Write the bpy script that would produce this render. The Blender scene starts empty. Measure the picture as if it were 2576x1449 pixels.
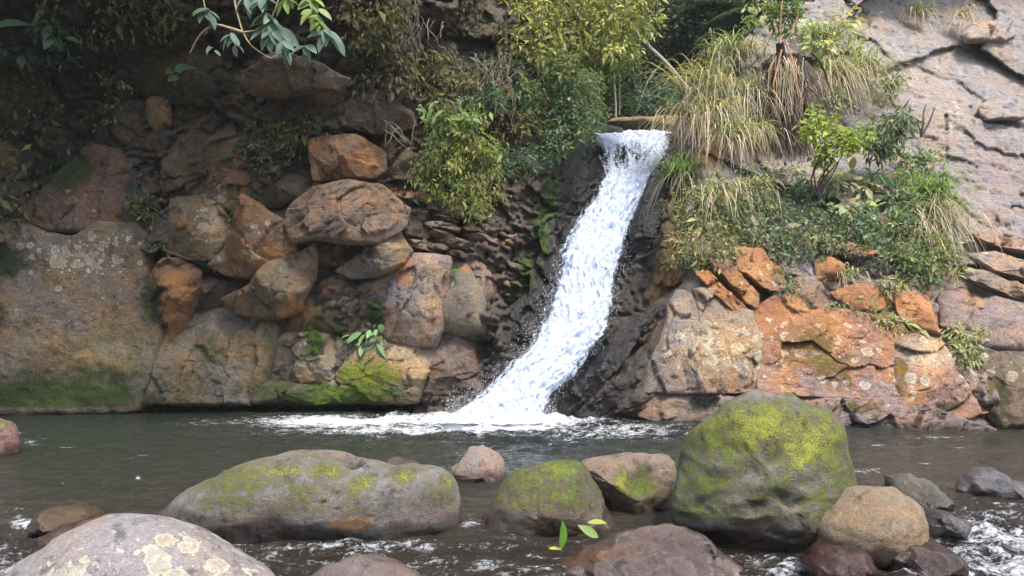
import bpy, math, random
import numpy as np
from mathutils import Vector

# ------------------------------------------------------------------ camera, sky, sun, exposure
S = bpy.context.scene
COL = S.collection
F_PX, CX, HY, CAM_H = 1860.0, 1288.0, 846.0, 1.7     # photo measured at 2576 x 1449

cam_d = bpy.data.cameras.new("camera")
cam_d.sensor_width = 36.0
cam_d.lens = 26.0
cam_d.shift_y = (HY - 724.5) / 2576.0
cam_d.clip_end = 500.0
cam = bpy.data.objects.new("camera", cam_d)
cam.location = (0, 0, CAM_H)
cam.rotation_euler = (math.radians(90), 0, 0)
COL.objects.link(cam)
S.camera = cam

SUN_EL, SUN_AZ = math.radians(60), math.radians(150)   # azimuth clockwise from +Y
W_ = bpy.data.worlds.new("World")
S.world = W_
W_.use_nodes = True
wn = W_.node_tree.nodes
sky = wn.new("ShaderNodeTexSky")
sky.sky_type = 'NISHITA'
sky.sun_disc = False
sky.sun_elevation = SUN_EL
sky.sun_rotation = SUN_AZ
sky.air_density = 1.0
sky.dust_density = 3.0
W_.node_tree.links.new(sky.outputs[0], wn["Background"].inputs[0])
wn["Background"].inputs[1].default_value = 0.15

sun_d = bpy.data.lights.new("sun", 'SUN')
sun_d.energy = 2.3
sun_d.angle = math.radians(12)
sun_d.color = (1.0, 0.95, 0.87)
sun = bpy.data.objects.new("sun", sun_d)
dv = Vector((math.sin(SUN_AZ) * math.cos(SUN_EL), math.cos(SUN_AZ) * math.cos(SUN_EL), math.sin(SUN_EL)))
sun.rotation_euler = (-dv).to_track_quat('-Z', 'Y').to_euler()
COL.objects.link(sun)

S.view_settings.view_transform = 'Standard'
S.view_settings.look = 'None'
S.view_settings.exposure = 1.6
S.view_settings.gamma = 1.0
S.render.engine = 'CYCLES'
S.cycles.use_denoising = True
S.cycles.max_bounces = 6
S.cycles.transparent_max_bounces = 24

# ------------------------------------------------------------------ numeric helpers
rng = np.random.default_rng(7)
PERM = np.concatenate([rng.permutation(256)] * 3)
GR = rng.normal(size=(256, 3))
GR /= np.linalg.norm(GR, axis=1)[:, None]


def perlin(P):
    P = np.asarray(P, float)
    i = np.floor(P).astype(int)
    f = P - i
    u = f * f * f * (f * (f * 6 - 15) + 10)
    i &= 255
    out = 0
    for dx in (0, 1):
        a = PERM[(i[:, 0] + dx) & 255]
        wx = u[:, 0] if dx else 1 - u[:, 0]
        for dy in (0, 1):
            b = PERM[(a + i[:, 1] + dy) & 255]
            wy = u[:, 1] if dy else 1 - u[:, 1]
            for dz in (0, 1):
                g = GR[PERM[(b + i[:, 2] + dz) & 255]]
                wz = u[:, 2] if dz else 1 - u[:, 2]
                d = g[:, 0] * (f[:, 0] - dx) + g[:, 1] * (f[:, 1] - dy) + g[:, 2] * (f[:, 2] - dz)
                out = out + wx * wy * wz * d
    return out * 1.5


def fbm(P, o=4, gain=0.5):
    P = np.asarray(P, float)
    a, s, r = 1.0, 0.0, 0
    for k in range(o):
        r = r + a * perlin(P * 2 ** k + 17.3 * k)
        a *= gain
    return r


def ridged(P, o=4):
    a, r = 1.0, 0
    for k in range(o):
        r = r + a * (1 - 2 * np.abs(perlin(P * 2 ** k + 9.1 * k)))
        a *= 0.5
    return r * 0.5


def sstep(a, b, x):
    t = np.clip((x - a) / (b - a), 0, 1)
    return t * t * (3 - 2 * t)


def U(px, py, Y):
    """photo pixel + distance -> world"""
    px, py, Y = np.broadcast_arrays(np.asarray(px, float), np.asarray(py, float), np.asarray(Y, float))
    return np.stack([(px - CX) / F_PX * Y, Y, CAM_H - (py - HY) / F_PX * Y], -1)


def inpoly(px, py, poly):
    r = np.zeros(px.shape, bool)
    n = len(poly)
    for k in range(n):
        x0, y0 = poly[k]
        x1, y1 = poly[(k + 1) % n]
        if y0 == y1:
            continue
        c = ((y0 > py) != (y1 > py)) & (px < (x1 - x0) * (py - y0) / (y1 - y0) + x0)
        r ^= c
    return r


# ------------------------------------------------------------------ object helpers
def make_mesh(name, V, faces, mat, attrs=None, smooth=True):
    """faces: (n,3)/(n,4) int array or list of such arrays; attrs: name -> (n,4)"""
    if not isinstance(faces, list):
        faces = [faces]
    faces = [np.asarray(f, np.int32) for f in faces if len(f)]
    me = bpy.data.meshes.new(name)
    V = np.asarray(V, np.float32)
    me.vertices.add(len(V))
    me.vertices.foreach_set("co", V.ravel())
    tot = sum(f.size for f in faces)
    me.loops.add(tot)
    me.loops.foreach_set("vertex_index", np.concatenate([f.ravel() for f in faces]))
    npoly = sum(len(f) for f in faces)
    me.polygons.add(npoly)
    cnt = np.concatenate([np.full(len(f), f.shape[1]) for f in faces])
    st = np.concatenate([[0], np.cumsum(cnt)[:-1]])
    me.polygons.foreach_set("loop_start", st.astype(np.int32))
    me.update(calc_edges=True)
    me.validate()
    if smooth:
        me.polygons.foreach_set("use_smooth", np.ones(len(me.polygons), bool))
    for k, a in (attrs or {}).items():
        at = me.attributes.new(k, 'FLOAT_COLOR', 'POINT')
        a = np.asarray(a, np.float32)
        if a.shape[1] == 3:
            a = np.concatenate([a, np.ones((len(a), 1), np.float32)], 1)
        at.data.foreach_set("color", a.ravel())
    me.materials.append(mat)
    return me


def link(name, me, parent=None, loc=(0, 0, 0)):
    o = bpy.data.objects.new(name, me)
    COL.objects.link(o)
    o.location = loc
    if parent:
        o.parent = parent
    return o


def tag(o, label=None, cat=None, group=None, kind=None):
    if label:
        o["label"] = label
    if cat:
        o["category"] = cat
    if group:
        o["group"] = group
    if kind:
        o["kind"] = kind
    return o


def empty(name, loc, label, cat, group=None):
    o = bpy.data.objects.new(name, None)
    o.empty_display_size = 0.2
    COL.objects.link(o)
    o.location = loc
    return tag(o, label, cat, group)


# ------------------------------------------------------------------ materials
class NT:
    def __init__(s, name):
        s.m = bpy.data.materials.new(name)
        s.m.use_nodes = True
        s.t = s.m.node_tree
        s.t.nodes.clear()

    def n(s, typ, ins=None, **kw):
        nd = s.t.nodes.new("ShaderNode" + typ)
        for k, v in kw.items():
            setattr(nd, k, v)
        for k, v in (ins or {}).items():
            sock = nd.inputs[k]
            if isinstance(v, bpy.types.NodeSocket):
                s.t.links.new(v, sock)
            else:
                sock.default_value = v
        return nd

    def math(s, op, a, b=0.0, c=0.0, clamp=False):
        return s.n("Math", {0: a, 1: b, 2: c}, operation=op, use_clamp=clamp).outputs[0]

    def noise(s, vec, scale, detail=4, rough=0.55, dist=0.0):
        return s.n("TexNoise", {"Vector": vec, "Scale": scale, "Detail": detail, "Roughness": rough, "Distortion": dist}).outputs[0]

    def mix(s, f, a, b, mode='MIX'):
        nd = s.n("Mix", data_type='RGBA', blend_type=mode)
        for i, v in ((0, f), (6, a), (7, b)):
            if isinstance(v, bpy.types.NodeSocket):
                s.t.links.new(v, nd.inputs[i])
            else:
                nd.inputs[i].default_value = v if i == 0 else (*v, 1) if len(v) == 3 else v
        return nd.outputs[2]

    def ramp(s, v, a, b, lo=0.0, hi=1.0, smooth=True):
        return s.n("MapRange", {0: v, 1: a, 2: b, 3: lo, 4: hi}, interpolation_type='SMOOTHSTEP' if smooth else 'LINEAR').outputs[0]

    def vmul(s, vec, xyz):
        return s.n("VectorMath", {0: vec, 1: xyz}, operation='MULTIPLY').outputs[0]

    def attr(s, name):
        return s.n("Attribute", attribute_name=name)

    def out(s, sh, disp=None):
        o = s.n("OutputMaterial", {"Surface": sh})
        return s.m


def obj_coords(t):
    tc = t.n("TexCoord").outputs["Object"]
    rnd = t.n("ObjectInfo").outputs["Random"]
    off = t.n("CombineXYZ", {0: t.math('MULTIPLY', rnd, 37.0), 1: t.math('MULTIPLY', rnd, 91.0), 2: t.math('MULTIPLY', rnd, 53.0)}).outputs[0]
    return t.n("VectorMath", {0: tc, 1: off}, operation='ADD').outputs[0]


def rock_material(name, spot=4.0, fine=1.0, bump=0.6, bed=0.0, warmth=(1.14, 0.98, 0.82)):
    t = NT(name)
    v = obj_coords(t)
    tint = t.attr("tint").outputs["Color"]
    mk = t.attr("mask")
    sep = t.n("SeparateColor", {0: mk.outputs["Color"]})
    moss, lich, oran = sep.outputs[0], sep.outputs[1], sep.outputs[2]
    wet = mk.outputs["Alpha"]
    mossc = t.attr("mossc").outputs["Color"]
    n1 = t.noise(v, 1.3 * fine, 6, 0.62)
    n2 = t.noise(v, 6.0 * fine, 8, 0.7)
    n3 = t.noise(v, 34.0 * fine, 5, 0.75)
    n4 = t.noise(t.vmul(v, (3.5, 3.5, 0.8)), 1.6 * fine, 5, 0.65)      # run-down streaks
    # mineral variation of the stone itself
    warm = t.mix(t.ramp(n1, 0.36, 0.66), tint, t.mix(1.0, tint, warmth, 'MULTIPLY'))
    cool = t.mix(t.ramp(n2, 0.42, 0.68), warm, t.mix(1.0, warm, (0.62, 0.64, 0.68), 'MULTIPLY'))
    pale = t.mix(t.ramp(n4, 0.5, 0.72, 0, 0.7), cool, t.mix(1.0, cool, (1.55, 1.5, 1.4), 'MULTIPLY'))
    g = t.ramp(n3, .28, .72, .5, 1.5, False)
    g2 = t.ramp(n2, .3, .7, .55, 1.4, False)
    gg = t.math('MULTIPLY', g, g2)
    base = t.mix(1.0, pale, t.n("CombineColor", {0: gg, 1: gg, 2: gg}).outputs[0], 'MULTIPLY')
    film = t.ramp(t.noise(v, 3.1 * fine, 9, 0.72), .52, .64, 0, .8)
    base = t.mix(film, base, t.mix(1.0, base, (0.34, 0.36, 0.36), 'MULTIPLY'))
    n5 = t.noise(v, 7.5 * fine, 10, 0.78, 0.3)
    # iron-orange stain
    om = t.math('ADD', t.math('ADD', oran, t.math('MULTIPLY', t.math('SUBTRACT', n2, 0.5), 2.0)), t.math('MULTIPLY', t.math('SUBTRACT', n1, 0.5), 1.4))
    om = t.math('MULTIPLY', t.ramp(om, 0.36, 0.75), t.ramp(oran, 0.02, 0.2))
    ocol = t.mix(t.ramp(n1, .35, .65), (0.30, 0.10, 0.035), (0.44, 0.22, 0.07))
    ocol = t.mix(1.0, ocol, t.n("CombineColor", {0: g, 1: g, 2: g}).outputs[0], 'MULTIPLY')
    base = t.mix(t.math('MULTIPLY', om, 0.7), base, ocol)
    # pale crust of small lichens
    cru = t.math('MULTIPLY', t.ramp(n5, .55, .66), t.math('ADD', .28, t.math('MULTIPLY', lich, .5), clamp=True))
    base = t.mix(cru, base, (0.47, 0.44, 0.38))
    speck = t.math('MULTIPLY', t.ramp(t.noise(v, 55 * fine, 4, .8), .57, .66), .6)
    base = t.mix(speck, base, t.mix(1.0, base, (0.3, 0.3, 0.3), 'MULTIPLY'))
    # lichen rosettes
    vd = t.n("VectorMath", {0: v, 1: t.n("VectorMath", {0: t.n("TexNoise", {"Vector": v, "Scale": spot * 2.6, "Detail": 3.0}).outputs[1], 1: (0.5 / spot,) * 3}, operation='MULTIPLY').outputs[0]}, operation='ADD').outputs[0]
    vor = t.n("TexVoronoi", {"Vector": vd, "Scale": spot, "Randomness": 1.0})
    rad = t.n("SeparateColor", {0: vor.outputs["Color"]})
    r = t.math('MULTIPLY', t.math('POWER', rad.outputs[0], 1.1), 0.7)
    edge = t.math('SUBTRACT', t.math('MULTIPLY', r, t.math('MULTIPLY', lich, 1.0)), vor.outputs["Distance"])
    vor2 = t.n("TexVoronoi", {"Vector": vd, "Scale": spot * 2.7, "Randomness": 1.0})
    rad2 = t.n("SeparateColor", {0: vor2.outputs["Color"]})
    edge2 = t.math('SUBTRACT', t.math('MULTIPLY', t.math('MULTIPLY', rad2.outputs[1], 0.5), lich), vor2.outputs["Distance"])
    s1 = t.ramp(edge, 0.0, 0.05)
    ringy = t.ramp(edge, 0.05, 0.16, 1.0, 0.45)
    s2 = t.ramp(edge2, 0.02, 0.1)
    lm = t.math('MULTIPLY', t.math('MAXIMUM', t.math('MULTIPLY', s1, ringy), t.math('MULTIPLY', s2, 0.8)), t.ramp(n3, 0.3, 0.52, 0.25, 1.0))
    lcol = t.mix(rad.outputs[2], (0.55, 0.53, 0.44), (0.52, 0.45, 0.30))
    base = t.mix(t.math('MULTIPLY', lm, 0.9), base, lcol)
    # moss
    mn = t.math('ADD', t.math('MULTIPLY', t.math('SUBTRACT', n2, 0.5), 2.0), t.math('MULTIPLY', t.math('SUBTRACT', n3, 0.5), 1.5))
    mn = t.math('ADD', mn, t.math('MULTIPLY', t.math('SUBTRACT', n1, 0.5), 1.2))
    mm = t.math('MULTIPLY', t.ramp(t.math('ADD', moss, mn), 0.32, 0.85), t.ramp(moss, 0.02, 0.2))
    mcol = t.mix(t.ramp(n3, 0.35, 0.65), t.mix(1.0, mossc, (0.35, 0.42, 0.4), 'MULTIPLY'), t.mix(1.0, mossc, (1.35, 1.3, 1.1), 'MULTIPLY'))
    mcol = t.mix(t.ramp(n2, .34, .6), t.mix(1.0, mcol, (0.55, 0.6, 0.6), 'MULTIPLY'), mcol)
    base = t.mix(mm, base, mcol)
    # wet stone is darker and shinier
    dk = t.math('SUBTRACT', 1.0, t.math('MULTIPLY', wet, 0.68))
    base = t.mix(1.0, base, t.n("CombineColor", {0: dk, 1: dk, 2: dk}).outputs[0], 'MULTIPLY')
    rough = t.math('SUBTRACT', 0.82, t.math('MULTIPLY', t.math('MULTIPLY', wet, t.math('SUBTRACT', 1.0, t.math('MULTIPLY', mm, 0.7))), 0.64))
    h = t.math('ADD', t.math('MULTIPLY', n2, 1.2), t.math('MULTIPLY', n3, 0.6))
    h = t.math('ADD', h, t.math('MULTIPLY', mm, t.math('ADD', 0.25, t.math('MULTIPLY', n3, 1.1))))
    h = t.math('ADD', h, t.math('MULTIPLY', t.noise(v, 90 * fine, 3, 0.7), 0.14))
    if bed:
        nb = t.noise(t.n("Mapping", {"Vector": v, "Rotation": (0, math.radians(19), 0), "Scale": (0.5, 0.5, 5.0)}).outputs[0], 2.2, 6, 0.7)
        h = t.math('ADD', h, t.math('MULTIPLY', nb, bed))
    bp = t.n("Bump", {"Strength": t.math("MULTIPLY", bump, t.math("SUBTRACT", 1.0, t.math("MULTIPLY", wet, .42))), "Distance": 0.16 / fine, "Height": h})
    p = t.n("BsdfPrincipled", {"Base Color": base, "Roughness": rough, "Normal": bp.outputs[0], "Specular IOR Level": 0.4})
    return t.out(p.outputs[0])


M_CLIFF = rock_material("cliff_rock", 3.4, 1.0, 0.85, bed=0.9, warmth=(1.2, 1.0, 0.8))
M_ROCK = rock_material("boulder_rock", 4.2, 1.0, 0.8, bed=0.25, warmth=(1.4, 1.04, 0.66))
M_NEAR = rock_material("near_boulder_rock", 6.5, 2.3, 0.75)


def leaf_material(name, trans=0.42, rough=0.55, spec=0.3):
    t = NT(name)
    a = t.attr("tint").outputs["Color"]
    n = t.noise(t.n("TexCoord").outputs["Object"], 9.0, 3)
    g = t.math('ADD', t.math('MULTIPLY', n, 0.7), 0.65)
    c = t.mix(1.0, a, t.n("CombineColor", {0: g, 1: g, 2: g}).outputs[0], 'MULTIPLY')
    p = t.n("BsdfPrincipled", {"Base Color": c, "Roughness": rough, "Specular IOR Level": spec})
    tr = t.n("BsdfTranslucent", {"Color": t.mix(1.0, c, (1.3, 1.35, 0.6), 'MULTIPLY')})
    m = t.n("MixShader", {0: trans, 1: p.outputs[0], 2: tr.outputs[0]})
    return t.out(m.outputs[0])


M_LEAF = leaf_material("leaf")
M_GRASS = leaf_material("grass_blade", 0.3, 0.6, 0.3)


def bark_material():
    t = NT("bark")
    a = t.attr("tint").outputs["Color"]
    v = t.n("TexCoord").outputs["Object"]
    n = t.noise(t.vmul(v, (1, 1, 0.25)), 30.0, 5, 0.7)
    g = t.math('ADD', t.math('MULTIPLY', n, 1.3), 0.35)
    c = t.mix(1.0, a, t.n("CombineColor", {0: g, 1: g, 2: g}).outputs[0], 'MULTIPLY')
    bp = t.n("Bump", {"Strength": 0.6, "Distance": 0.02, "Height": n})
    return t.out(t.n("BsdfPrincipled", {"Base Color": c, "Roughness": 0.85, "Normal": bp.outputs[0]}).outputs[0])


M_BARK = bark_material()


def soil_material(name, c0, c1):
    t = NT(name)
    v = t.n("TexCoord").outputs["Object"]
    n = t.noise(v, 2.5, 8, 0.7)
    c = t.mix(t.ramp(n, 0.35, 0.65), c0, c1)
    bp = t.n("Bump", {"Strength": 0.8, "Distance": 0.2, "Height": t.noise(v, 6.0, 8, 0.7)})
    return t.out(t.n("BsdfPrincipled", {"Base Color": c, "Roughness": 0.95, "Normal": bp.outputs[0]}).outputs[0])


M_SOIL = soil_material("forest_soil", (0.03, 0.035, 0.016), (0.05, 0.042, 0.025))
M_BED = soil_material("river_gravel", (0.06, 0.05, 0.035), (0.13, 0.1, 0.07))
M_HILL = soil_material("forested_slope", (0.02, 0.035, 0.012), (0.05, 0.06, 0.025))


def water_material():
    t = NT("river_water")
    v = t.n("TexCoord").outputs["Object"]
    mk = t.n("SeparateColor", {0: t.attr("mask").outputs["Color"]})
    foam_glint, rip, brown = mk.outputs[0], mk.outputs[1], mk.outputs[2]
    a1 = t.noise(t.vmul(v, (1.0, 1.5, 1)), 4.0, 6, 0.65, 0.5)
    a2 = t.noise(t.vmul(v, (1.0, 1.4, 1)), 15.0, 5, 0.7, 1.0)
    a3 = t.noise(v, 46.0, 3, 0.7)
    fz = t.math('ADD', t.math('MULTIPLY', t.math('SUBTRACT', a1, 0.5), 1.6), t.math('MULTIPLY', t.math('SUBTRACT', a2, 0.5), 1.4))
    fz = t.math('ADD', fz, t.math('MULTIPLY', t.math('SUBTRACT', a3, 0.5), 0.35))
    ff = t.math('MULTIPLY', t.ramp(t.math("ADD", foam_glint, fz), 0.42, 0.8), t.ramp(foam_glint, 0.0, 0.12))
    deep = t.mix(brown, (0.013, 0.018, 0.014), (0.022, 0.016, 0.011))
    deep = t.mix(t.ramp(a1, 0.35, 0.7), deep, t.mix(1.0, deep, (1.6, 1.5, 1.35), 'MULTIPLY'))
    col = t.mix(ff, deep, (0.82, 0.85, 0.88))
    h = t.math('ADD', t.math('MULTIPLY', a1, 0.9), t.math('MULTIPLY', a2, 0.45))
    h = t.math('MULTIPLY', h, t.math('ADD', 0.12, rip))
    h = t.math('ADD', h, t.math('MULTIPLY', ff, t.math('ADD', 0.2, t.math('MULTIPLY', a3, 0.4))))
    bp = t.n("Bump", {"Strength": 0.9, "Distance": 0.22, "Height": h})
    rough = t.math('ADD', 0.06, t.math('MULTIPLY', ff, 0.55))
    p = t.n("BsdfPrincipled", {"Base Color": col, "Roughness": rough, "IOR": 1.33, "Normal": bp.outputs[0], "Specular IOR Level": 0.5})
    return t.out(p.outputs[0])


M_WATER = water_material()


def fall_material():
    t = NT("white_water")
    mk = t.n("SeparateColor", {0: t.attr("mask").outputs["Color"]})
    cov, s_, t_ = mk.outputs[0], mk.outputs[1], mk.outputs[2]
    v = t.n("CombineXYZ", {0: t.math('MULTIPLY', t_, 1.0), 1: t.math('MULTIPLY', s_, 3.2), 2: 0.0}).outputs[0]
    vo = t.n("TexCoord").outputs["Object"]
    n1 = t.noise(t.vmul(v, (15, 2.4, 1)), 1.0, 7, 0.7, 0.5)
    n2 = t.noise(t.vmul(vo, (1, 1, .55)), 13.0, 6, 0.75, 0.6)
    n3 = t.noise(vo, 26.0, 3, 0.7)
    k = t.math('ADD', cov, t.math('MULTIPLY', t.math('SUBTRACT', n1, 0.5), 1.7))
    k = t.math('ADD', k, t.math('MULTIPLY', t.math('SUBTRACT', n2, 0.5), 1.5))
    al = t.math('MULTIPLY', t.ramp(k, 0.22, 0.5), t.ramp(cov, 0.0, 0.06))
    body = t.ramp(k, 0.38, 1.25)
    col = t.mix(body, (0.50, 0.57, 0.70), (0.93, 0.95, 0.98))
    h = t.math('ADD', n2, t.math('MULTIPLY', n3, 0.5))
    h = t.math('ADD', h, t.math('MULTIPLY', n1, 0.6))
    bp = t.n("Bump", {"Strength": 0.3, "Distance": 0.06, "Height": h})
    p = t.n("BsdfPrincipled", {"Base Color": col, "Roughness": 0.95, "Normal": bp.outputs[0], "Specular IOR Level": 0.1})
    tl = t.n("BsdfTranslucent", {"Color": col})
    m = t.n("MixShader", {0: 0.4, 1: p.outputs[0], 2: tl.outputs[0]})
    tr = t.n("BsdfTransparent")
    m2 = t.n("MixShader", {0: al, 1: tr.outputs[0], 2: m.outputs[0]})
    return t.out(m2.outputs[0])


M_FALL = fall_material()
_t = NT("water_drop")
M_DROP = _t.out(_t.n("MixShader", {0: .62, 1: _t.n("BsdfPrincipled", {"Base Color": (0.85, 0.88, 0.92, 1), "Roughness": 0.5}).outputs[0], 2: _t.n("BsdfTransparent").outputs[0]}).outputs[0])

# ------------------------------------------------------------------ the rock wall's depth field
WALL = {
    1090: [(-700, 12.5), (0, 16.0), (350, 16.3), (700, 16.4), (1050, 16.3), (1240, 16.1), (1350, 15.5), (1470, 15.1), (1600, 14.8), (1800, 14.6), (2200, 14.1), (2576, 13.8), (3300, 12.0)],
    950: [(1290, 16.7), (1400, 16.2), (1500, 15.7)],
    800: [(-700, 12.5), (0, 16.0), (400, 16.5), (700, 16.7), (1000, 16.6), (1220, 16.6), (1310, 17.1), (1450, 17.3), (1560, 16.5), (1680, 15.5), (1900, 15.3), (2250, 15.1), (2576, 14.9), (3300, 13.0)],
    600: [(0, 15.9), (400, 16.2), (700, 16.3), (1000, 16.5), (1250, 16.9), (1370, 17.6), (1440, 18.5), (1500, 19.0), (1600, 18.7), (1680, 16.6), (1900, 16.2), (2200, 16.4), (2576, 16.6), (3300, 15.0)],
    400: [(-700, 12.5), (0, 16.1), (400, 16.7), (800, 16.5), (1000, 16.8), (1250, 17.4), (1430, 18.4), (1490, 20.1), (1580, 20.8), (1680, 20.2), (1740, 17.5), (1900, 17.6), (2200, 17.9), (2576, 18.6), (3300, 18)],
    200: [(0, 15.6), (400, 16.3), (800, 16.1), (1100, 17.1), (1400, 18.9), (1500, 21.5), (1760, 18.9), (1900, 18.8), (2200, 19.7), (2576, 20.6)],
    0: [(-700, 11.5), (0, 14.3), (400, 14.9), (800, 15.2), (1100, 16.6), (1400, 19.2), (1950, 20.4), (2200, 21.5), (2576, 22.5), (3300, 22)],
    -300: [(-700, 10.5), (0, 13.2), (400, 13.6), (800, 14.2), (1100, 15.6), (1400, 17.8), (2000, 24.5), (2576, 27), (3300, 27)],
    -500: [(0, 12.3), (800, 13.2), (1400, 17), (2576, 29)],
}
_cp = np.array([(x, y, Y) for y, r in WALL.items() for x, Y in r], float)
_q = _cp[:, :2] / 1000.0


def _tps(r2):
    return np.where(r2 > 1e-12, 0.5 * r2 * np.log(np.maximum(r2, 1e-12)), 0)


_n = len(_q)
_A = np.zeros((_n + 3, _n + 3))
_A[:_n, :_n] = _tps(((_q[:, None] - _q[None]) ** 2).sum(-1)) + 2e-4 * np.eye(_n)
_A[:_n, _n] = 1
_A[:_n, _n + 1:] = _q
_A[_n:, :_n] = _A[:_n, _n:].T
_wt = np.linalg.solve(_A, np.concatenate([_cp[:, 2], [0, 0, 0]]))


def WY(px, py):
    p = np.stack([np.ravel(px), np.ravel(py)], 1) / 1000.0
    out = np.empty(len(p))
    for i in range(0, len(p), 20000):
        s = p[i:i + 20000]
        out[i:i + 20000] = _tps(((s[:, None] - _q[None]) ** 2).sum(-1)) @ _wt[:_n] + _wt[_n] + s @ _wt[_n + 1:]
    return out.reshape(np.shape(px))


# ------------------------------------------------------------------ what grows on and stains the stone (px, py, rx, ry, strength, colour)
MOSS_BRIGHT, MOSS_MID, MOSS_DARK, MOSS_YEL = (0.11, 0.20, 0.016), (0.06, 0.095, 0.018), (0.032, 0.05, 0.014), (0.21, 0.24, 0.04)
MOSS = [
    (80, 1000, 340, 55, 1.0, (0.075, 0.125, 0.02)), (250, 960, 190, 50, .6, MOSS_MID), (60, 940, 200, 30, .45, MOSS_DARK), (15, 660, 60, 50, 1, MOSS_DARK), (0, 790, 30, 30, .6, MOSS_DARK),
    (380, 760, 35, 70, .8, MOSS_DARK), (520, 880, 28, 60, .6, MOSS_YEL), (675, 850, 18, 60, .45, MOSS_YEL), (560, 960, 120, 30, .4, MOSS_DARK),
    (790, 850, 28, 45, 1.1, MOSS_BRIGHT), (850, 830, 20, 30, 1, MOSS_BRIGHT), (940, 790, 28, 40, .9, MOSS_MID), (925, 955, 75, 48, 1.1, (0.25, 0.28, 0.02)),
    (850, 1000, 160, 36, 1.0, MOSS_BRIGHT), (980, 985, 50, 30, .9, MOSS_MID), (690, 990, 90, 50, .7, MOSS_MID), (900, 870, 40, 30, .4, MOSS_MID),
    (1185, 850, 22, 18, .8, MOSS_BRIGHT), (1190, 820, 18, 25, .5, MOSS_BRIGHT), (1225, 770, 20, 40, .5, MOSS_MID),
    (1390, 500, 18, 60, 1.2, MOSS_BRIGHT), (1360, 590, 22, 60, 1.1, MOSS_BRIGHT), (1320, 680, 22, 50, 1.1, MOSS_BRIGHT), (1450, 405, 16, 25, 1, MOSS_BRIGHT), (1295, 735, 16, 24, .9, MOSS_BRIGHT),
    (500, 400, 70, 110, .45, MOSS_MID), (330, 520, 40, 60, .6, MOSS_DARK), (160, 430, 90, 60, .85, MOSS_MID), (200, 200, 260, 190, .5, MOSS_DARK),
    (880, 470, 120, 20, .35, MOSS_DARK), (440, 590, 30, 60, .4, MOSS_MID), (760, 480, 70, 40, .35, MOSS_DARK), (560, 250, 70, 40, .35, MOSS_DARK), (800, 160, 100, 40, .4, MOSS_MID), (600, 90, 200, 60, .4, MOSS_DARK),
    (1800, 790, 50, 60, .3, MOSS_DARK), (2040, 870, 60, 60, .62, (0.2, 0.15, 0.012)), (2100, 920, 70, 50, .5, (0.14, 0.12, 0.015)), (2265, 930, 18, 70, .8, (0.3, 0.17, 0.01)), (2490, 980, 14, 36, .8, (0.25, 0.14, 0.015)),
    (1760, 1020, 80, 14, .6, MOSS_MID), (2140, 1030, 55, 14, .8, (0.2, 0.16, 0.03)), (2370, 1030, 60, 14, .7, (0.2, 0.16, 0.03)), (1680, 620, 40, 80, .5, (0.13, 0.10, 0.02)), (1960, 700, 40, 40, .4, MOSS_MID), (2180, 700, 120, 40, .3, MOSS_MID),
    (2510, 1000, 30, 50, .5, MOSS_DARK),
]
ORANGE = [
    (440, 760, 45, 90, 1), (430, 690, 30, 30, .6), (660, 640, 55, 50, .9), (600, 650, 50, 30, .5), (740, 790, 55, 40, 1), (1015, 690, 25, 45, 1.1), (1175, 680, 20, 30, .7), (835, 640, 40, 18, .9),
    (830, 725, 30, 20, .8), (450, 560, 30, 40, .6), (900, 400, 50, 40, .9), (820, 370, 50, 25, .7), (1010, 490, 60, 20, .6), (395, 300, 16, 25, .6), (995, 530, 15, 30, .6), (200, 490, 50, 50, .4), (765, 680, 15, 40, .7),
    (1850, 740, 60, 60, 1.1), (1960, 800, 70, 60, 1.2), (2060, 850, 120, 70, .8), (2170, 750, 70, 40, 1), (2320, 790, 50, 60, 1.0), (1900, 650, 70, 60, .9), (1800, 690, 50, 40, .9), (2090, 680, 40, 40, .9), (2150, 630, 50, 25, .7),
    (1790, 370, 70, 60, .8), (1830, 190, 40, 20, .7), (1680, 700, 40, 60, .7), (2230, 900, 60, 90, .6), (2000, 970, 130, 30, .5), (1850, 970, 40, 20, .6), (1660, 600, 20, 120, .6), (2380, 690, 60, 30, .4), (2250, 560, 40, 30, .3), (1960, 900, 60, 60, .6), (2290, 1000, 40, 40, .5),
]
LICHEN = [(1960, 880, 300, 110, .8),
    (200, 640, 150, 60, 1.3), (250, 700, 200, 90, .6), (520, 560, 50, 60, 1.1), (660, 620, 50, 60, 1.0), (545, 480, 40, 60, .9), (190, 480, 60, 70, .5), (1080, 760, 40, 70, .45),
    (1770, 870, 90, 80, 1.0), (1700, 880, 50, 70, .8), (1850, 900, 50, 60, .9), (2000, 870, 120, 90, .95), (2140, 880, 110, 70, .95), (2330, 900, 70, 50, 1.1), (2240, 960, 200, 50, .8), (2460, 920, 60, 60, .8), (2540, 950, 50, 60, .9),
    (1940, 690, 80, 50, .6), (1860, 720, 60, 40, .6), (2400, 300, 60, 60, .85), (2470, 640, 40, 30, .6), (2080, 420, 60, 30, .6), (1800, 780, 40, 30, .5), (580, 640, 60, 40, .5), (960, 640, 40, 30, .5),
]
DARKWET = [(1440, 470, 90, 90, 1), (1370, 680, 70, 130, 1), (1310, 840, 60, 120, 1), (1600, 560, 60, 180, 1), (1560, 380, 90, 60, 1), (1530, 720, 70, 120, 1), (1520, 900, 110, 130, 1), (1480, 1010, 130, 60, 1), (1150, 1000, 100, 45, .7), (1230, 930, 30, 120, .7)]
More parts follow.
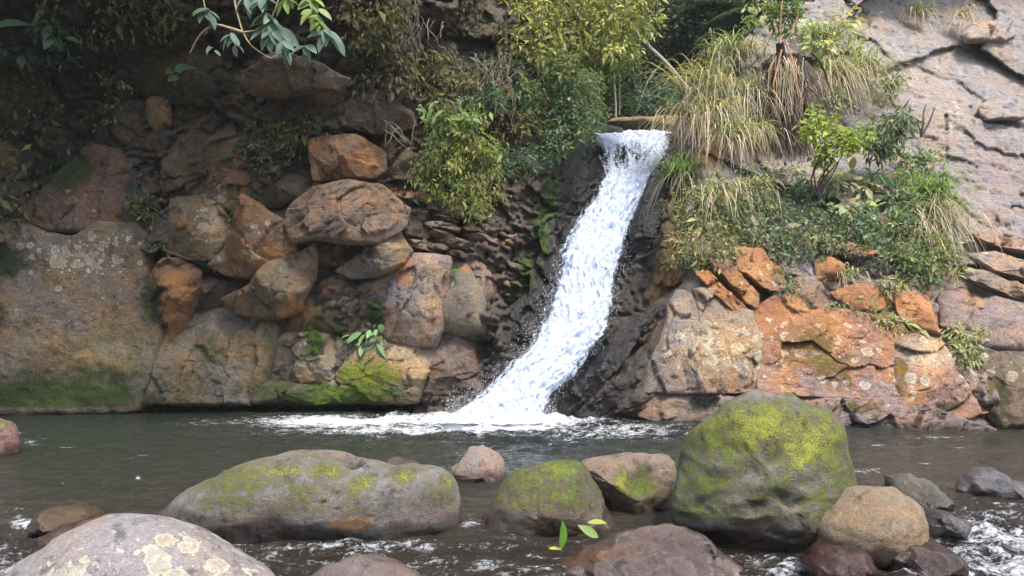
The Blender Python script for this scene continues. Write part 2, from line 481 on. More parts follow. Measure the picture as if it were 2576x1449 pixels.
TINTS = [(120, 760, 60, 160, .5, (0.14, 0.13, 0.125)), (260, 900, 120, 60, .5, (0.26, 0.225, 0.12)), (60, 880, 90, 50, .5, (0.22, 0.18, 0.12)), (330, 720, 50, 60, .5, (0.21, 0.17, 0.14)),(2080, 975, 220, 32, .8, (0.24, 0.195, 0.195)), (1980, 820, 60, 30, .5, (0.26, 0.19, 0.17)), (1730, 850, 50, 50, .6, (0.27, 0.27, 0.29)), (200, 120, 330, 130, .55, (0.13, 0.11, 0.065)), (650, 100, 250, 120, .5, (0.15, 0.125, 0.085)),  # patches of paler or redder stone
    (1060, 800, 26, 110, .8, (0.36, 0.30, 0.21)), (1090, 700, 30, 60, .6, (0.33, 0.27, 0.2)), (980, 720, 50, 40, .6, (0.2, 0.18, 0.19)), (540, 570, 25, 40, .9, (0.5, 0.47, 0.4)), (660, 900, 40, 80, .6, (0.34, 0.29, 0.19)),
    (560, 890, 90, 60, .4, (0.27, 0.23, 0.17)), (780, 920, 90, 40, .5, (0.33, 0.29, 0.22)), (950, 900, 110, 35, .5, (0.29, 0.24, 0.18)), (150, 720, 130, 130, .4, (0.22, 0.19, 0.165)), (280, 900, 100, 60, .5, (0.28, 0.24, 0.13)), (560, 460, 50, 60, .6, (0.22, 0.13, 0.11)), (180, 500, 60, 60, .5, (0.24, 0.15, 0.11)),
    (1200, 760, 16, 60, .5, (0.34, 0.3, 0.2)), (1800, 880, 70, 70, .55, (0.42, 0.37, 0.26)), (2320, 890, 60, 40, .8, (0.45, 0.38, 0.28)), (2280, 150, 200, 120, .5, (0.40, 0.365, 0.36)), (2500, 430, 90, 90, .6, (0.30, 0.24, 0.25)), (2480, 250, 60, 60, .5, (0.3, 0.29, 0.31)), (2380, 420, 60, 80, .4, (0.26, 0.23, 0.22)), (1400, 440, 25, 40, .6, (0.25, 0.14, 0.14)), (1880, 580, 100, 80, .3, (0.3, 0.22, 0.15)), (2430, 800, 60, 50, .3, (0.3, 0.25, 0.24)), (1720, 970, 120, 40, .6, (0.3, 0.24, 0.24)), (2150, 1000, 160, 35, .5, (0.26, 0.2, 0.2)), (2390, 300, 50, 40, .5, (0.42, 0.37, 0.3)),
]


def _g(px, py, c):
    d = ((px - c[0]) / c[2]) ** 2 + ((py - c[1]) / c[3]) ** 2
    return np.exp(-np.maximum(d - 0.1, 0) * .95) * c[4]


def paint(px, py, tint, wet=0.0, base_moss=0.0, mossc=MOSS_MID):
    n = len(px)
    jx = px + 14 * fbm(np.stack([px / 40, py / 40, px * 0 + 3.1], 1), 3)
    jy = py + 14 * fbm(np.stack([px / 40, py / 40, px * 0 + 8.7], 1), 3)
    T = np.tile(np.array(tint, float), (n, 1))
    for c in TINTS:
        w = np.clip(_g(jx, jy, c), 0, 1)[:, None]
        T = T * (1 - w) + np.array(c[5]) * w
    m = np.full(n, float(base_moss))
    mc = np.tile(np.array(mossc, float), (n, 1))
    for c in MOSS:
        w = _g(jx, jy, c)
        k = np.clip(w / np.maximum(m + w, 1e-4), 0, 1)[:, None]
        mc = mc * (1 - k) + np.array(c[5]) * k
        m = np.maximum(m, w)
    o = np.zeros(n)
    for c in ORANGE:
        o = np.maximum(o, _g(jx, jy, c))
    l = np.zeros(n)
    for c in LICHEN:
        l = np.maximum(l, _g(jx, jy, c))
    w = np.full(n, float(wet))
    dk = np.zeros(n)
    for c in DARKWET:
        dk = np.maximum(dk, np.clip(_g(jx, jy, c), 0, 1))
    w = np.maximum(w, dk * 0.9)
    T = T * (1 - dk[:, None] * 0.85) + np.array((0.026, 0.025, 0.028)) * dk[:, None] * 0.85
    o *= 1 - dk
    l *= 1 - dk
    return T, np.stack([m, l, o, w], 1), mc


# ------------------------------------------------------------------ setting: ground, hills, cliff, water
def grid_faces(nr, nc):
    i = np.arange(nr * nc).reshape(nr, nc)
    return np.stack([i[:-1, :-1].ravel(), i[:-1, 1:].ravel(), i[1:, 1:].ravel(), i[1:, :-1].ravel()], 1)


def build_ground():
    xs, ys = np.linspace(-220, 220, 150), np.linspace(-220, 220, 150)
    xs = np.sign(xs) * (np.abs(xs) / 220) ** 2 * 220
    ys = np.sign(ys) * (np.abs(ys) / 220) ** 2 * 220
    X, Yg = np.meshgrid(xs, ys)
    r = np.stack([X.ravel() / 6, Yg.ravel() / 6, X.ravel() * 0], 1)
    Z = -0.75 + 0.22 * fbm(r, 4).reshape(X.shape)
    bank = sstep(-3.0, -9.0, Yg) * 2.2
    Z += bank
    V = np.stack([X.ravel(), Yg.ravel(), Z.ravel()], 1)
    o = link("ground", make_mesh("ground", V, grid_faces(150, 150), M_BED))
    tag(o, kind="structure")


def build_hills():
    # unseen slope behind camera, added to cut low front light, and the forested valley above the fall
    xs, ys = np.linspace(-45, 45, 120), np.linspace(-60, -9, 60)
    X, Yg = np.meshgrid(xs, ys)
    Z = (-9 - Yg) * 0.36 + 1.2 + 1.5 * fbm(np.stack([X.ravel() / 7, Yg.ravel() / 7, X.ravel() * 0], 1), 4).reshape(X.shape)
    o = link("unseen_hill", make_mesh("unseen_hill", np.stack([X.ravel(), Yg.ravel(), Z.ravel()], 1), grid_faces(60, 120), M_HILL))
    tag(o, kind="structure")
    xs, ys = np.linspace(-30, 40, 160), np.linspace(20.6, 70, 110)
    X, Yg = np.meshgrid(xs, ys)
    d = np.abs(X - (3.2 + (Yg - 20) * 0.25))
    Z = 7.25 + (Yg - 20.6) * 0.03 + np.maximum(d - 1.3, 0) * 0.75 + np.maximum(Yg - 27, 0) * 0.85
    Z += 0.5 * fbm(np.stack([X.ravel() / 2.5, Yg.ravel() / 2.5, X.ravel() * 0], 1), 4).reshape(X.shape) * sstep(1.0, 2.5, d)
    o = link("hillside", make_mesh("hillside", np.stack([X.ravel(), Yg.ravel(), Z.ravel()], 1), grid_faces(110, 160), M_SOIL))
    tag(o, kind="structure")


def worley(P, size, seed):
    """jittered-grid cells: nearest and second distances (in cell sizes), offset from the site, three random numbers per cell"""
    P = np.asarray(P, float) / size
    ci = np.floor(P).astype(int)
    f1 = np.full(len(P), 9.0); f2 = np.full(len(P), 9.0)
    hid = np.zeros(len(P), int); q = np.zeros((len(P), 2))
    for dx in (-1, 0, 1):
        for dy in (-1, 0, 1):
            a = ci + np.array([dx, dy])
            h = PERM[(PERM[(a[:, 0] + seed * 7) & 255] + a[:, 1] + seed) & 255]
            h2 = PERM[(h + 101 + (a[:, 0] & 63)) & 255]
            site = a + .5 + .45 * np.stack([h / 127.5 - 1, h2 / 127.5 - 1], 1)
            d = np.linalg.norm(P - site, axis=1)
            near = d < f1
            f2 = np.where(near, f1, np.minimum(f2, d))
            f1 = np.where(near, d, f1)
            hid = np.where(near, h * 256 + h2, hid)
            q = np.where(near[:, None], P - site, q)
    hh = hid & 255
    r1, r2, r3 = (PERM[(hh + k + (hid >> 8)) & 255] / 127.5 - 1 for k in (11, 47, 93))
    return f1, f2, q, r1, r2, r3


NOTCH = [(1490, 322), (1500, 250), (1508, 120), (1500, -80), (1480, -520), (2260, -520), (2130, -60), (2075, -5), (1960, 18), (1900, 70), (1850, 120), (1790, 150), (1745, 215), (1715, 262), (1700, 300), (1690, 330), (1640, 345), (1560, 335)]


def cliff_depth(px, py):
    """distance of the finished cliff skin (without the loose boulders)"""
    Y = WY(px, py)
    right = sstep(1640, 1720, px)
    jig = np.stack([px / 90, py / 90, px * 0], 1)
    jx, jy = px + 12 * fbm(jig, 2) + 3 * fbm(jig * 6, 2), py + 12 * fbm(jig + 40, 2) + 3 * fbm(jig * 6 + 9, 2)
    out = np.zeros(len(px))
    # left: stacked angular blocks
    def blocks(a, b, size, seed, crack, amp, tilt, step):
        f1, f2, q, r1, r2, r3 = worley(np.stack([a, b], 1), size, seed)
        return amp * np.minimum((f2 - f1) / (crack * .55), 1.0) + tilt * (r1 * q[:, 0] + r2 * q[:, 1]) + step * r3

    left_h = blocks(jx, jy * 1.35, 105, 3, .16, .16, .42, .2) + blocks(jx + .4 * jy, jy * 1.7, 36, 5, .16, .06, .17, .07) + blocks(jx - .3 * jy, jy * 1.3, 15, 9, .2, .02, .06, .025)
    crumb = np.exp(-(((px - (1340 - (py - 480) * .3)) / 110) ** 2 + ((py - 600) / 170) ** 2))
    left_h += crumb * (blocks(jx, jy * 1.9 - .3 * jx, 24, 15, .15, .07, .16, .09) + blocks(jx, jy * 1.6 - .4 * jx, 11, 16, .2, .03, .07, .04))
    # right: beds that dip to the right
    u, w = jx + 0.36 * jy, (jy - 0.36 * jx)
    right_h = blocks(u * .3, w, 120, 11, .06, .06, .5, .2) + blocks(u * .16, w + 500, 34, 13, .08, .02, .1, .06) + blocks(u * .3, w + 900, 11, 14, .2, .008, .03, .012)
    smooth_zone = sstep(1950, 2350, px) * sstep(620, 420, py)
    right_h *= 1 - 0.1 * smooth_zone
    h = left_h * (1 - right) + right_h * right
    P = U(px, py, Y)
    h += 0.10 * fbm(P * 1.1, 5) + 0.03 * ridged(P * 4.0, 3)
    cut = sstep(975, 1012, py) * sstep(60, 380, px) * sstep(1080, 1030, px)
    return Y + 0.32 - .15 * (1 - right) - h + .75 * cut


def build_cliff():
    xs = np.arange(-720, 3320, 5.0)
    ys = np.arange(-480, 1125, 5.0)
    PX, PY = np.meshgrid(xs, ys)
    px, py = PX.ravel(), PY.ravel()
    Y = cliff_depth(px, py)
    V = U(px, py, Y)
    r = sstep(1600, 1720, px)
    up = sstep(500, 250, py)
    lt = np.array((0.14, 0.11, 0.088))
    rt = np.array((0.31, 0.288, 0.285))
    T, mk, mc = paint(px, py, (1, 1, 1), 0, 0)
    base = lt * (1 - r[:, None]) + rt * r[:, None]
    white = (T > 0.999).all(1)
    # blend: paint() started from white, so scale the untouched part
    T0, _, _ = paint(px, py, (0, 0, 0), 0, 0)
    k = np.clip((T - T0), 0, 1)
    T = T0 + k * base
    up_l = (1 - r) * up
    mk[:, 0] = np.maximum(mk[:, 0], 0.22 * (1 - r) + 0.1 * up_l)
    low = sstep(0.35, 0.02, V[:, 2])
    mk[:, 3] = np.maximum(mk[:, 3], low)
    f = grid_faces(len(ys), len(xs))
    cut = inpoly(px, py, NOTCH)
    f = f[~cut[f].any(1)]
    me = make_mesh("cliff", V, f, M_CLIFF, {"tint": T, "mask": mk, "mossc": mc})
    o = link("cliff", me)
    tag(o, kind="structure")


# ------------------------------------------------------------------ boulders
def smooth_closed(poly, n, sharp):
    p = np.array(poly, float)
    m = len(p)
    d = np.linalg.norm(np.roll(p, -1, 0) - p, axis=1)
    cum = np.concatenate([[0], np.cumsum(d)])
    s = np.linspace(0, cum[-1], n, endpoint=False)
    k = np.clip(np.searchsorted(cum, s, side='right') - 1, 0, m - 1)
    t = ((s - cum[k]) / np.maximum(d[k], 1e-6))[:, None]
    p0, p1, p2, p3 = p[(k - 1) % m], p[k], p[(k + 1) % m], p[(k + 2) % m]
    cr = 0.5 * (2 * p1 + (p2 - p0) * t + (2 * p0 - 5 * p1 + 4 * p2 - p3) * t ** 2 + (3 * p1 - p0 - 3 * p2 + p3) * t ** 3)
    ln = p1 * (1 - t) + p2 * t
    return cr * (1 - sharp) + ln * sharp


def centroid(b):
    x, y = b[:, 0], b[:, 1]
    x1, y1 = np.roll(x, -1), np.roll(y, -1)
    a = x * y1 - x1 * y
    A = a.sum() / 2
    return np.array([((x + x1) * a).sum(), ((y + y1) * a).sum()]) / (6 * A)


_rseed = [100]
ROCKS = []


def rock(label, poly, T, Y=None, tint=(0.21, 0.17, 0.14), ang=0.6, R=0.35, wet=0.0, moss=0.0, mossc=MOSS_MID, moss_top=0.0, mat=None,
         tz=0.0, tx=0.0, amp=0.05, back=0.35, res=None, name="boulder", cat="boulder", group=None, global_paint=True, lich=0.0, pits=(), patches=(), waterline=0.22, facets=11, lift=0.0, fm=(.25, .95), chip=None, grow=None):
    """A boulder: its outline at its own distance, rounded forwards by T metres and backwards by `back`."""
    _rseed[0] += 1
    r = np.random.default_rng(_rseed[0])
    if Y is None:
        R *= .55
    b0 = np.array(poly, float)
    c0 = b0.mean(0)
    grow = (15.0 if Y is None and name == "boulder" else 0.0) if grow is None else grow
    if grow:
        dd = b0 - c0
        ymax = b0[:, 1].max()
        b0 = c0 + dd * (1 + grow / np.linalg.norm(dd, axis=1))[:, None]
        b0[:, 1] = np.minimum(b0[:, 1], ymax)
        poly = b0
    if Y is None:
        eps = 30.0
        w0, wx0, wx1, wy0, wy1 = WY(np.array([c0[0], c0[0] - eps, c0[0] + eps, c0[0], c0[0]]), np.array([c0[1], c0[1], c0[1], c0[1] - eps, c0[1] + eps]))
        gx, gy = (wx1 - wx0) / (2 * eps), (wy1 - wy0) / (2 * eps)
        Yc = w0 + 0.05 - lift
    else:
        Yc, gx, gy = Y, 0.0, 0.0
    mpp = Yc / F_PX
    per = np.linalg.norm(np.roll(b0, -1, 0) - b0, axis=1).sum() * mpp
    res = res or max(0.022, Yc * 0.0021)
    n = int(np.clip(per / res, 28, 420))
    b = smooth_closed(poly, n, min(.92, 0.2 + 0.8 * ang) if ang > 0.4 else 0.0)
    c = centroid(b)
    rad = np.linalg.norm(b - c, axis=1)
    mr = rad.mean() * mpp
    J = int(np.clip(mr / res, 8, 120))
    tt = np.linspace(0, 1, J + 1)[1:]
    tt = 1 - (1 - tt) ** 1.25
    px = (c[0] + tt[:, None] * (b[:, 0] - c[0])[None]).ravel()
    py = (c[1] + tt[:, None] * (b[:, 1] - c[1])[None]).ravel()
    d = ((1 - tt)[:, None] * rad[None] * mpp).ravel()
    tg = np.repeat(tt, n)
    px = np.append(px, c[0]); py = np.append(py, c[1]); d = np.append(d, mr); tg = np.append(tg, 0.0)
    q = np.stack([(px - c[0]), -(py - c[1])], 1) / rad.mean()
    e = np.clip(d / R, 0, 1)
    dome_e = np.sqrt(np.clip(1 - (1 - e) ** 2, 0, 1))
    dome_r = np.sqrt(np.clip(1 - tg ** 2, 0, 1)) ** 0.9
    f = np.full(len(px), 1.15)
    for k in range(facets):
        a = r.uniform(0, 2 * math.pi)
        m = r.uniform(*fm)
        f = np.minimum(f, r.uniform(*((0.62, 1.05) if Y is None else (.78, 1.1))) + m * (math.cos(a) * q[:, 0] + math.sin(a) * q[:, 1]))
    f = np.clip(f, 0.05, 1.2)
    h = T * (dome_r * (1 - ang) + f * dome_e * ang)
    h = h * np.clip(1 + tz * q[:, 1] + tx * q[:, 0], 0.1, 2.2)
    chip = ang if chip is None else chip
    if chip > .35:
        ca = r.uniform(0, math.pi)
        qa = q * rad.mean() * mpp
        qr = np.stack([qa[:, 0] * math.cos(ca) + qa[:, 1] * math.sin(ca), (qa[:, 1] * math.cos(ca) - qa[:, 0] * math.sin(ca)) * 1.7], 1)
        qr = qr + .10 * np.stack([fbm(np.stack([qa[:, 0] * 2, qa[:, 1] * 2, q[:, 0] * 0 + 3 * i], 1), 3) for i in range(2)], 1)
        for size, am in ((r.uniform(.6, 1.0), .17), (.27, .035)):
            f1, f2, qq, r1, r2, r3 = worley(qr, size, _rseed[0] % 97 + int(size * 50))
            h += chip * am * (r1 * qq[:, 0] + r2 * qq[:, 1] + .3 * r3 - .10 * (1 - np.minimum((f2 - f1) / .08, 1))) * np.minimum(1, T / .4) * np.minimum(1, e * 3 + .2)
    Y0 = Yc + gx * (px - c0[0]) + gy * (py - c0[1])
    sh = .35 * T if Y is None else 0.0
    V = U(px, py, Y0 - sh)
    V[:, 1] = Y0 - h
    ppx, ppy = CX + V[:, 0] / V[:, 1] * F_PX, HY - (V[:, 2] - CAM_H) / V[:, 1] * F_PX
    for (hx, hy, hr, hd) in pits:
        k = hd * np.exp(-(((ppx - hx) ** 2 + ((ppy - hy) * 1.5) ** 2) / hr ** 2) ** 1.5)
        V[:, 1] += k * .75
        V[:, 2] -= k * .65
    # back half
    Jb = 5
    tb = np.linspace(0, 1, Jb + 1)[:-1]
    pbx = (c[0] + tb[1:, None] * (b[:, 0] - c[0])[None]).ravel()
    pby = (c[1] + tb[1:, None] * (b[:, 1] - c[1])[None]).ravel()
    pbx = np.append(pbx, c[0]); pby = np.append(pby, c[1])
    tbb = np.append(np.repeat(tb[1:], n), 0.0)
    Yb = Yc + gx * (pbx - c0[0]) + gy * (pby - c0[1])
    Vb = U(pbx, pby, Yb - sh)
    Vb[:, 1] = Yb + back * np.sqrt(1 - tbb ** 2)
    nf = len(V)
    Va = np.concatenate([V, Vb])
    s = r.uniform(0, 60, 3)
    fr = 1.0 / max(mr * 1.1, 0.12)
    for k, (am, fq, oc) in enumerate(((amp * (.65 if Y is None else 1), fr, 3), (amp * 0.3, fr * 4.5, 4))):
        Va = Va + am * np.stack([fbm(Va * fq + s + 11 * i, oc) for i in range(3)], 1)
    if Y is None:
        Va[:, 1] -= .022 * ridged(Va * 2.6 + s, 4) + .012 * ridged(Va * 9 + s, 2)
    idx = np.arange(J * n).reshape(J, n)
    nx_ = np.roll(idx, -1, 1)
    quads = [np.stack([idx[:-1].ravel(), idx[1:].ravel(), nx_[1:].ravel(), nx_[:-1].ravel()], 1)]
    tris = [np.stack([np.full(n, nf - 1), idx[0], nx_[0]], 1)]
    ib = nf + np.arange((Jb - 1) * n).reshape(Jb - 1, n)
    nb = np.roll(ib, -1, 1)
    quads.append(np.stack([ib[:-1].ravel(), nb[:-1].ravel(), nb[1:].ravel(), ib[1:].ravel()], 1))
    quads.append(np.stack([ib[-1], nb[-1], nx_[-1], idx[-1]], 1))
    tris.append(np.stack([np.full(n, len(Va) - 1), nb[0], ib[0]], 1))
    apx, apy = np.append(ppx, pbx), np.append(ppy, pby)
    if global_paint:
        Tn, mk, mc = paint(apx, apy, tint, wet, moss, mossc)
    else:
        Tn = np.tile(np.array(tint, float), (len(Va), 1))
        mk = np.zeros((len(Va), 4)); mk[:, 0] = moss; mk[:, 3] = wet
        mc = np.tile(np.array(mossc, float), (len(Va), 1))
    mk[:, 1] = np.maximum(mk[:, 1], lich)
    for kind, *cc in patches:
        w = _g(apx + 8 * fbm(np.stack([apx / 25, apy / 25, apx * 0 + 5], 1), 3), apy + 8 * fbm(np.stack([apx / 25, apy / 25, apx * 0 + 2], 1), 3), cc)
        if kind == 'moss':
            k = np.clip(w, 0, 1)[:, None]
            mc = mc * (1 - k) + np.array(cc[5]) * k
            mk[:, 0] = np.maximum(mk[:, 0], w)
        elif kind == 'nomoss':
            mk[:, 0] *= 1 - np.clip(w, 0, 1)
        elif kind == 'lich':
            mk[:, 1] = np.maximum(mk[:, 1], w)
        elif kind == 'oran':
            mk[:, 2] = np.maximum(mk[:, 2], w)
        elif kind == 'wet':
            mk[:, 3] = np.maximum(mk[:, 3], w)
        elif kind == 'tint':
            k = np.clip(w, 0, 1)[:, None]
            Tn = Tn * (1 - k) + np.array(cc[5]) * k
    if waterline:
        lowb = sstep(waterline, waterline * 0.25, Va[:, 2] + 0.05 * fbm(Va * 4, 2) - (-0.12 if (Y or 15) < 6.4 else 0))
        mk[:, 3] = np.maximum(mk[:, 3], lowb)
        mk[:, 0] *= 1 - 0.85 * sstep(waterline * 0.9, waterline * 0.4, Va[:, 2])
    base = np.array([(Va[:, 0].min() + Va[:, 0].max()) / 2, Va[:, 1].mean(), Va[:, 2].min()])
    me = make_mesh(name, Va - base, [np.concatenate(quads), np.concatenate(tris)], mat or M_ROCK, {"tint": Tn, "mask": mk, "mossc": mc})
    if moss_top:
        nrm = np.empty(len(Va) * 3, np.float32)
        me.vertex_normals.foreach_get("vector", nrm)
        nz = nrm.reshape(-1, 3)[:, 2]
        mk[:, 0] = np.maximum(mk[:, 0], moss_top * sstep(-0.15, 0.6, nz) * (sstep(0.1, 0.35, Va[:, 2]) if waterline else 1))
        me.attributes["mask"].data.foreach_set("color", mk.astype(np.float32).ravel())
    o = link(name, me, loc=tuple(base))
    tag(o, label, cat, group)
    ROCKS.append(o)
    return o


BROWN, GREYB, PURP, TAN, RED, DARKR, BLACK = (0.185, 0.147, 0.10), (0.195, 0.172, 0.135), (0.175, 0.155, 0.128), (0.32, 0.268, 0.19), (0.22, 0.14, 0.085), (0.105, 0.086, 0.066), (0.026, 0.025, 0.028)

def build_left_rocks():
    G = "boulders packed into the left cliff"
    rock("huge grey brown slab at the far left waterline with a green mossy foot", [(-260, 590), (-100, 560), (50, 575), (110, 597), (170, 603), (250, 574), (330, 567), (362, 600), (366, 680), (396, 745), (404, 860), (388, 925), (365, 985), (347, 1026), (200, 1038), (0, 1040), (-260, 1046)], 0.75, tint=PURP, ang=0.88, R=.165, fm=(.05, .3), tz=-0.12, amp=0.2, chip=.3, group=G)
    rock("rust orange wedge of rock leaning against the huge left slab", [(375, 700), (402, 662), (440, 660), (487, 690), (489, 729), (467, 775), (437, 838), (404, 875), (394, 822), (370, 756)], 0.62, tint=RED, ang=0.88, R=.16, lift=0.30, group=G)
    rock("broad mossy block at the waterline with pale vertical streaks under the orange wedge", [(459, 787), (507, 798), (542, 787), (595, 780), (653, 800), (690, 824), (688, 866), (672, 910), (659, 945), (648, 980), (675, 1000), (617, 1014), (485, 1020), (352, 1022), (355, 1000), (377, 932), (408, 875), (441, 831)], 0.75, tint=GREYB, ang=0.8, R=0.25, fm=(.1, .4), amp=0.06, group=G)
    rock("dark brown rock hanging between the orange wedge and the tapered overhanging rock", [(480, 700), (520, 705), (573, 716), (617, 700), (610, 729), (564, 758), (525, 793), (500, 797), (465, 775)], 0.5, tint=DARKR, ang=0.88, R=.16, tz=.35, group=G)
    rock("tapered brown rock overhanging the streaked mossy block", [(555, 751), (640, 716), (679, 668), (723, 650), (776, 617), (783, 646), (774, 707), (747, 751), (743, 771), (690, 797), (662, 806), (617, 789), (578, 775)], 0.85, tint=BROWN, ang=0.88, R=.165, tx=.2, tz=.5, lift=0.55, group=G)
    rock("rusty orange boulder with white ring lichen jutting from the left cliff", [(525, 656), (564, 619), (600, 566), (613, 535), (626, 507), (662, 535), (701, 562), (716, 588), (730, 637), (699, 670), (657, 692), (609, 700), (556, 678)], 0.8, tint=RED, ang=0.88, R=.18, tz=.5, lift=0.55, group=G)
    rock("brown rock with a large white lichen crust above the orange ring lichen boulder", [(426, 509), (485, 502), (538, 524), (566, 557), (571, 593), (529, 643), (507, 652), (463, 639), (408, 621), (423, 588)], 0.6, tint=BROWN, ang=0.88, R=.16, tz=.5, lift=0.35, group=G)
    rock("tall moss stained block with a reddish right side under the dark overhang", [(420, 340), (450, 318), (600, 278), (612, 320), (622, 400), (617, 465), (580, 527), (540, 522), (480, 503), (408, 503), (413, 425)], 0.6, tint=(0.17, 0.13, 0.09), ang=0.85, R=.2, tz=.35, group=G)
    rock("dark red brown boulder with a sloping mossy top above the huge left slab", [(45, 522), (115, 470), (165, 415), (220, 368), (280, 378), (312, 430), (328, 490), (328, 545), (260, 572), (175, 585), (115, 567), (62, 542)], 0.6, tint=(0.15, 0.10, 0.08), ang=0.88, R=.18, tz=-.1, lift=0.30, group=G)
    rock("small pale orange rock stuck in the dark cleft above the tall block", [(378, 262), (396, 253), (412, 268), (416, 300), (402, 328), (386, 318), (380, 290)], 0.25, tint=(0.34, 0.23, 0.13), ang=0.4, R=.15, lift=.2, group=G)
    rock("wide brown ledge block with orange edge overhanging the middle of the left cliff", [(716, 562), (730, 510), (790, 470), (870, 458), (950, 470), (985, 500), (1017, 520), (1007, 560), (985, 580), (940, 600), (870, 612), (800, 592), (738, 607)], 0.9, tint=(0.2, 0.155, 0.125), ang=0.88, R=.165, tz=.5, lift=0.80, group=G)
    rock("rock with a pale grey face and orange right end under the wide ledge block", [(850, 676), (912, 641), (956, 606), (995, 590), (1025, 632), (1007, 661), (948, 696), (886, 697)], 0.6, tint=GREYB, ang=0.88, R=.16, tz=.5, lift=0.45, group=G)
    rock("small orange rock squeezed under the wide ledge block", [(782, 637), (842, 617), (890, 641), (855, 670), (805, 670)], 0.42, tint=RED, ang=0.85, R=.2, tz=.35, group=G)
    rock("large smooth purple grey boulder with an orange streak near the middle of the left cliff", [(912, 729), (939, 707), (983, 694), (992, 663), (1023, 648), (1080, 650), (1126, 654), (1124, 694), (1116, 729), (1109, 773), (1104, 822), (1091, 872), (1062, 877), (1018, 859), (974, 846), (963, 809), (919, 791)], 0.6, tint=(0.215, 0.175, 0.175), ang=0.6, R=0.3, lift=.2, amp=.04, group=G)
    rock("rounded grey shoulder of rock right of the large purple grey boulder", [(1118, 652), (1160, 663), (1188, 703), (1210, 765), (1214, 822), (1201, 846), (1159, 837), (1108, 813), (1100, 773), (1108, 729)], 0.5, tint=PURP, ang=0.3, R=.5, amp=.04, group=G)
    rock("pink brown rock with orange top at the edge of the crumbling face", [(1164, 660), (1212, 674), (1232, 720), (1227, 756), (1210, 784), (1190, 720)], 0.3, tint=(0.27, 0.19, 0.16), ang=0.4, R=.25, group=G)
    rock("dark brown wet rock at the waterline just left of the splash", [(1092, 844), (1124, 811), (1166, 833), (1183, 870), (1185, 919), (1207, 959), (1245, 1010), (1200, 1040), (1146, 1044), (1045, 1044), (1060, 967), (1080, 897)], 0.6, tint=(0.15, 0.115, 0.10), ang=0.88, R=.18, amp=.06, group=G)
    rock("tan rock at the waterline carrying the brightest yellow green moss", [(840, 960), (893, 888), (930, 857), (992, 855), (1084, 875), (1080, 910), (1052, 963), (1040, 1010), (948, 1020), (793, 1016), (740, 1000)], 0.7, tint=TAN, ang=0.85, R=.2, lift=.2, group=G)
    rock("pale cracked rock with green moss between the streaked block and the bright mossy rock", [(681, 888), (720, 848), (793, 842), (875, 864), (876, 901), (846, 948), (780, 970), (688, 962), (663, 932)], 0.55, tint=TAN, ang=0.88, R=.18, group=G)
    rock("rock with a bright rust patch on its left below the tapered overhanging rock", [(684, 824), (740, 749), (793, 740), (839, 771), (868, 822), (864, 860), (815, 864), (767, 850), (720, 850)], 0.55, tint=PURP, ang=0.85, R=.2, group=G)
    rock("tan triangular rock left of the large purple grey boulder", [(803, 712), (868, 701), (911, 765), (909, 805), (851, 804), (812, 768)], 0.5, tint=TAN, ang=0.88, R=.16, group=G)
    rock("low mossy shelf at the waterline between the two mossy blocks", [(645, 965), (690, 962), (790, 974), (850, 962), (810, 1014), (640, 1020), (640, 996)], 0.55, tint=DARKR, ang=0.5, moss=.5, group=G)
    rock("dark rock between the pale cracked rock and the dark wet rock", [(860, 860), (905, 800), (965, 815), (980, 850), (930, 862), (892, 892)], 0.3, tint=GREYB, ang=.5, R=.2, group=G)
    H = "ledges in the shadowed upper left cliff"
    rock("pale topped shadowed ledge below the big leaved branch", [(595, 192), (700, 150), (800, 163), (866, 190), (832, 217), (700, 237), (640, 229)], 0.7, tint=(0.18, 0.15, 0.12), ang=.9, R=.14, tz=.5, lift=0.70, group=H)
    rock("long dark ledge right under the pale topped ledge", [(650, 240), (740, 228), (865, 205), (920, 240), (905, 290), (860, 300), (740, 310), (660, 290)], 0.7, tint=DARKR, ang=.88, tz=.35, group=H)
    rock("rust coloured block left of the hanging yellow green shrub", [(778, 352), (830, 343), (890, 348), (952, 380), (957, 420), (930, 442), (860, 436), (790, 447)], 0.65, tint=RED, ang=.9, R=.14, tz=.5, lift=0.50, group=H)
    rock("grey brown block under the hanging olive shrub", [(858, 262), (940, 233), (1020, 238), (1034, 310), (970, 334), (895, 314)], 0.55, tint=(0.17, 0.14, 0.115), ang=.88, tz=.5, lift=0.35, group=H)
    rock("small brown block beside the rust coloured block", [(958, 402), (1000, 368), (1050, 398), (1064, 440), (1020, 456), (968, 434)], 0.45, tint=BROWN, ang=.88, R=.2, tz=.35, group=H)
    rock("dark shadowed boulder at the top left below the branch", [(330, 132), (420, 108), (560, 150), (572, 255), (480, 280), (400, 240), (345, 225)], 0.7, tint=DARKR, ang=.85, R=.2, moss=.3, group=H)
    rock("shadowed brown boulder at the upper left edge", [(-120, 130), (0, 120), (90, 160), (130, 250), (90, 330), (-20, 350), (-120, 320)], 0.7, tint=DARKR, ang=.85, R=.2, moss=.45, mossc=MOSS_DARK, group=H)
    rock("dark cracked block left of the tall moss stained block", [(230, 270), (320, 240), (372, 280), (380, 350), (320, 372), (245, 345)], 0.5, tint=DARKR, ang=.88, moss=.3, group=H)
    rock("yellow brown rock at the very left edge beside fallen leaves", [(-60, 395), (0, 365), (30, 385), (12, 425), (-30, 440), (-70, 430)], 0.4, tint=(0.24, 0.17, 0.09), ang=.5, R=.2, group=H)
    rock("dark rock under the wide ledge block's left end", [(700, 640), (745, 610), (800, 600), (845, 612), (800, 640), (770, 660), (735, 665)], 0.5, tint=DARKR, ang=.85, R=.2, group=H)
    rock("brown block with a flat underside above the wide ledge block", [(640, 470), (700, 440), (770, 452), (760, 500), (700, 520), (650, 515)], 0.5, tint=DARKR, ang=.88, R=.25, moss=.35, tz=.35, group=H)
    # thin shattered plates
    r = random.Random(5)
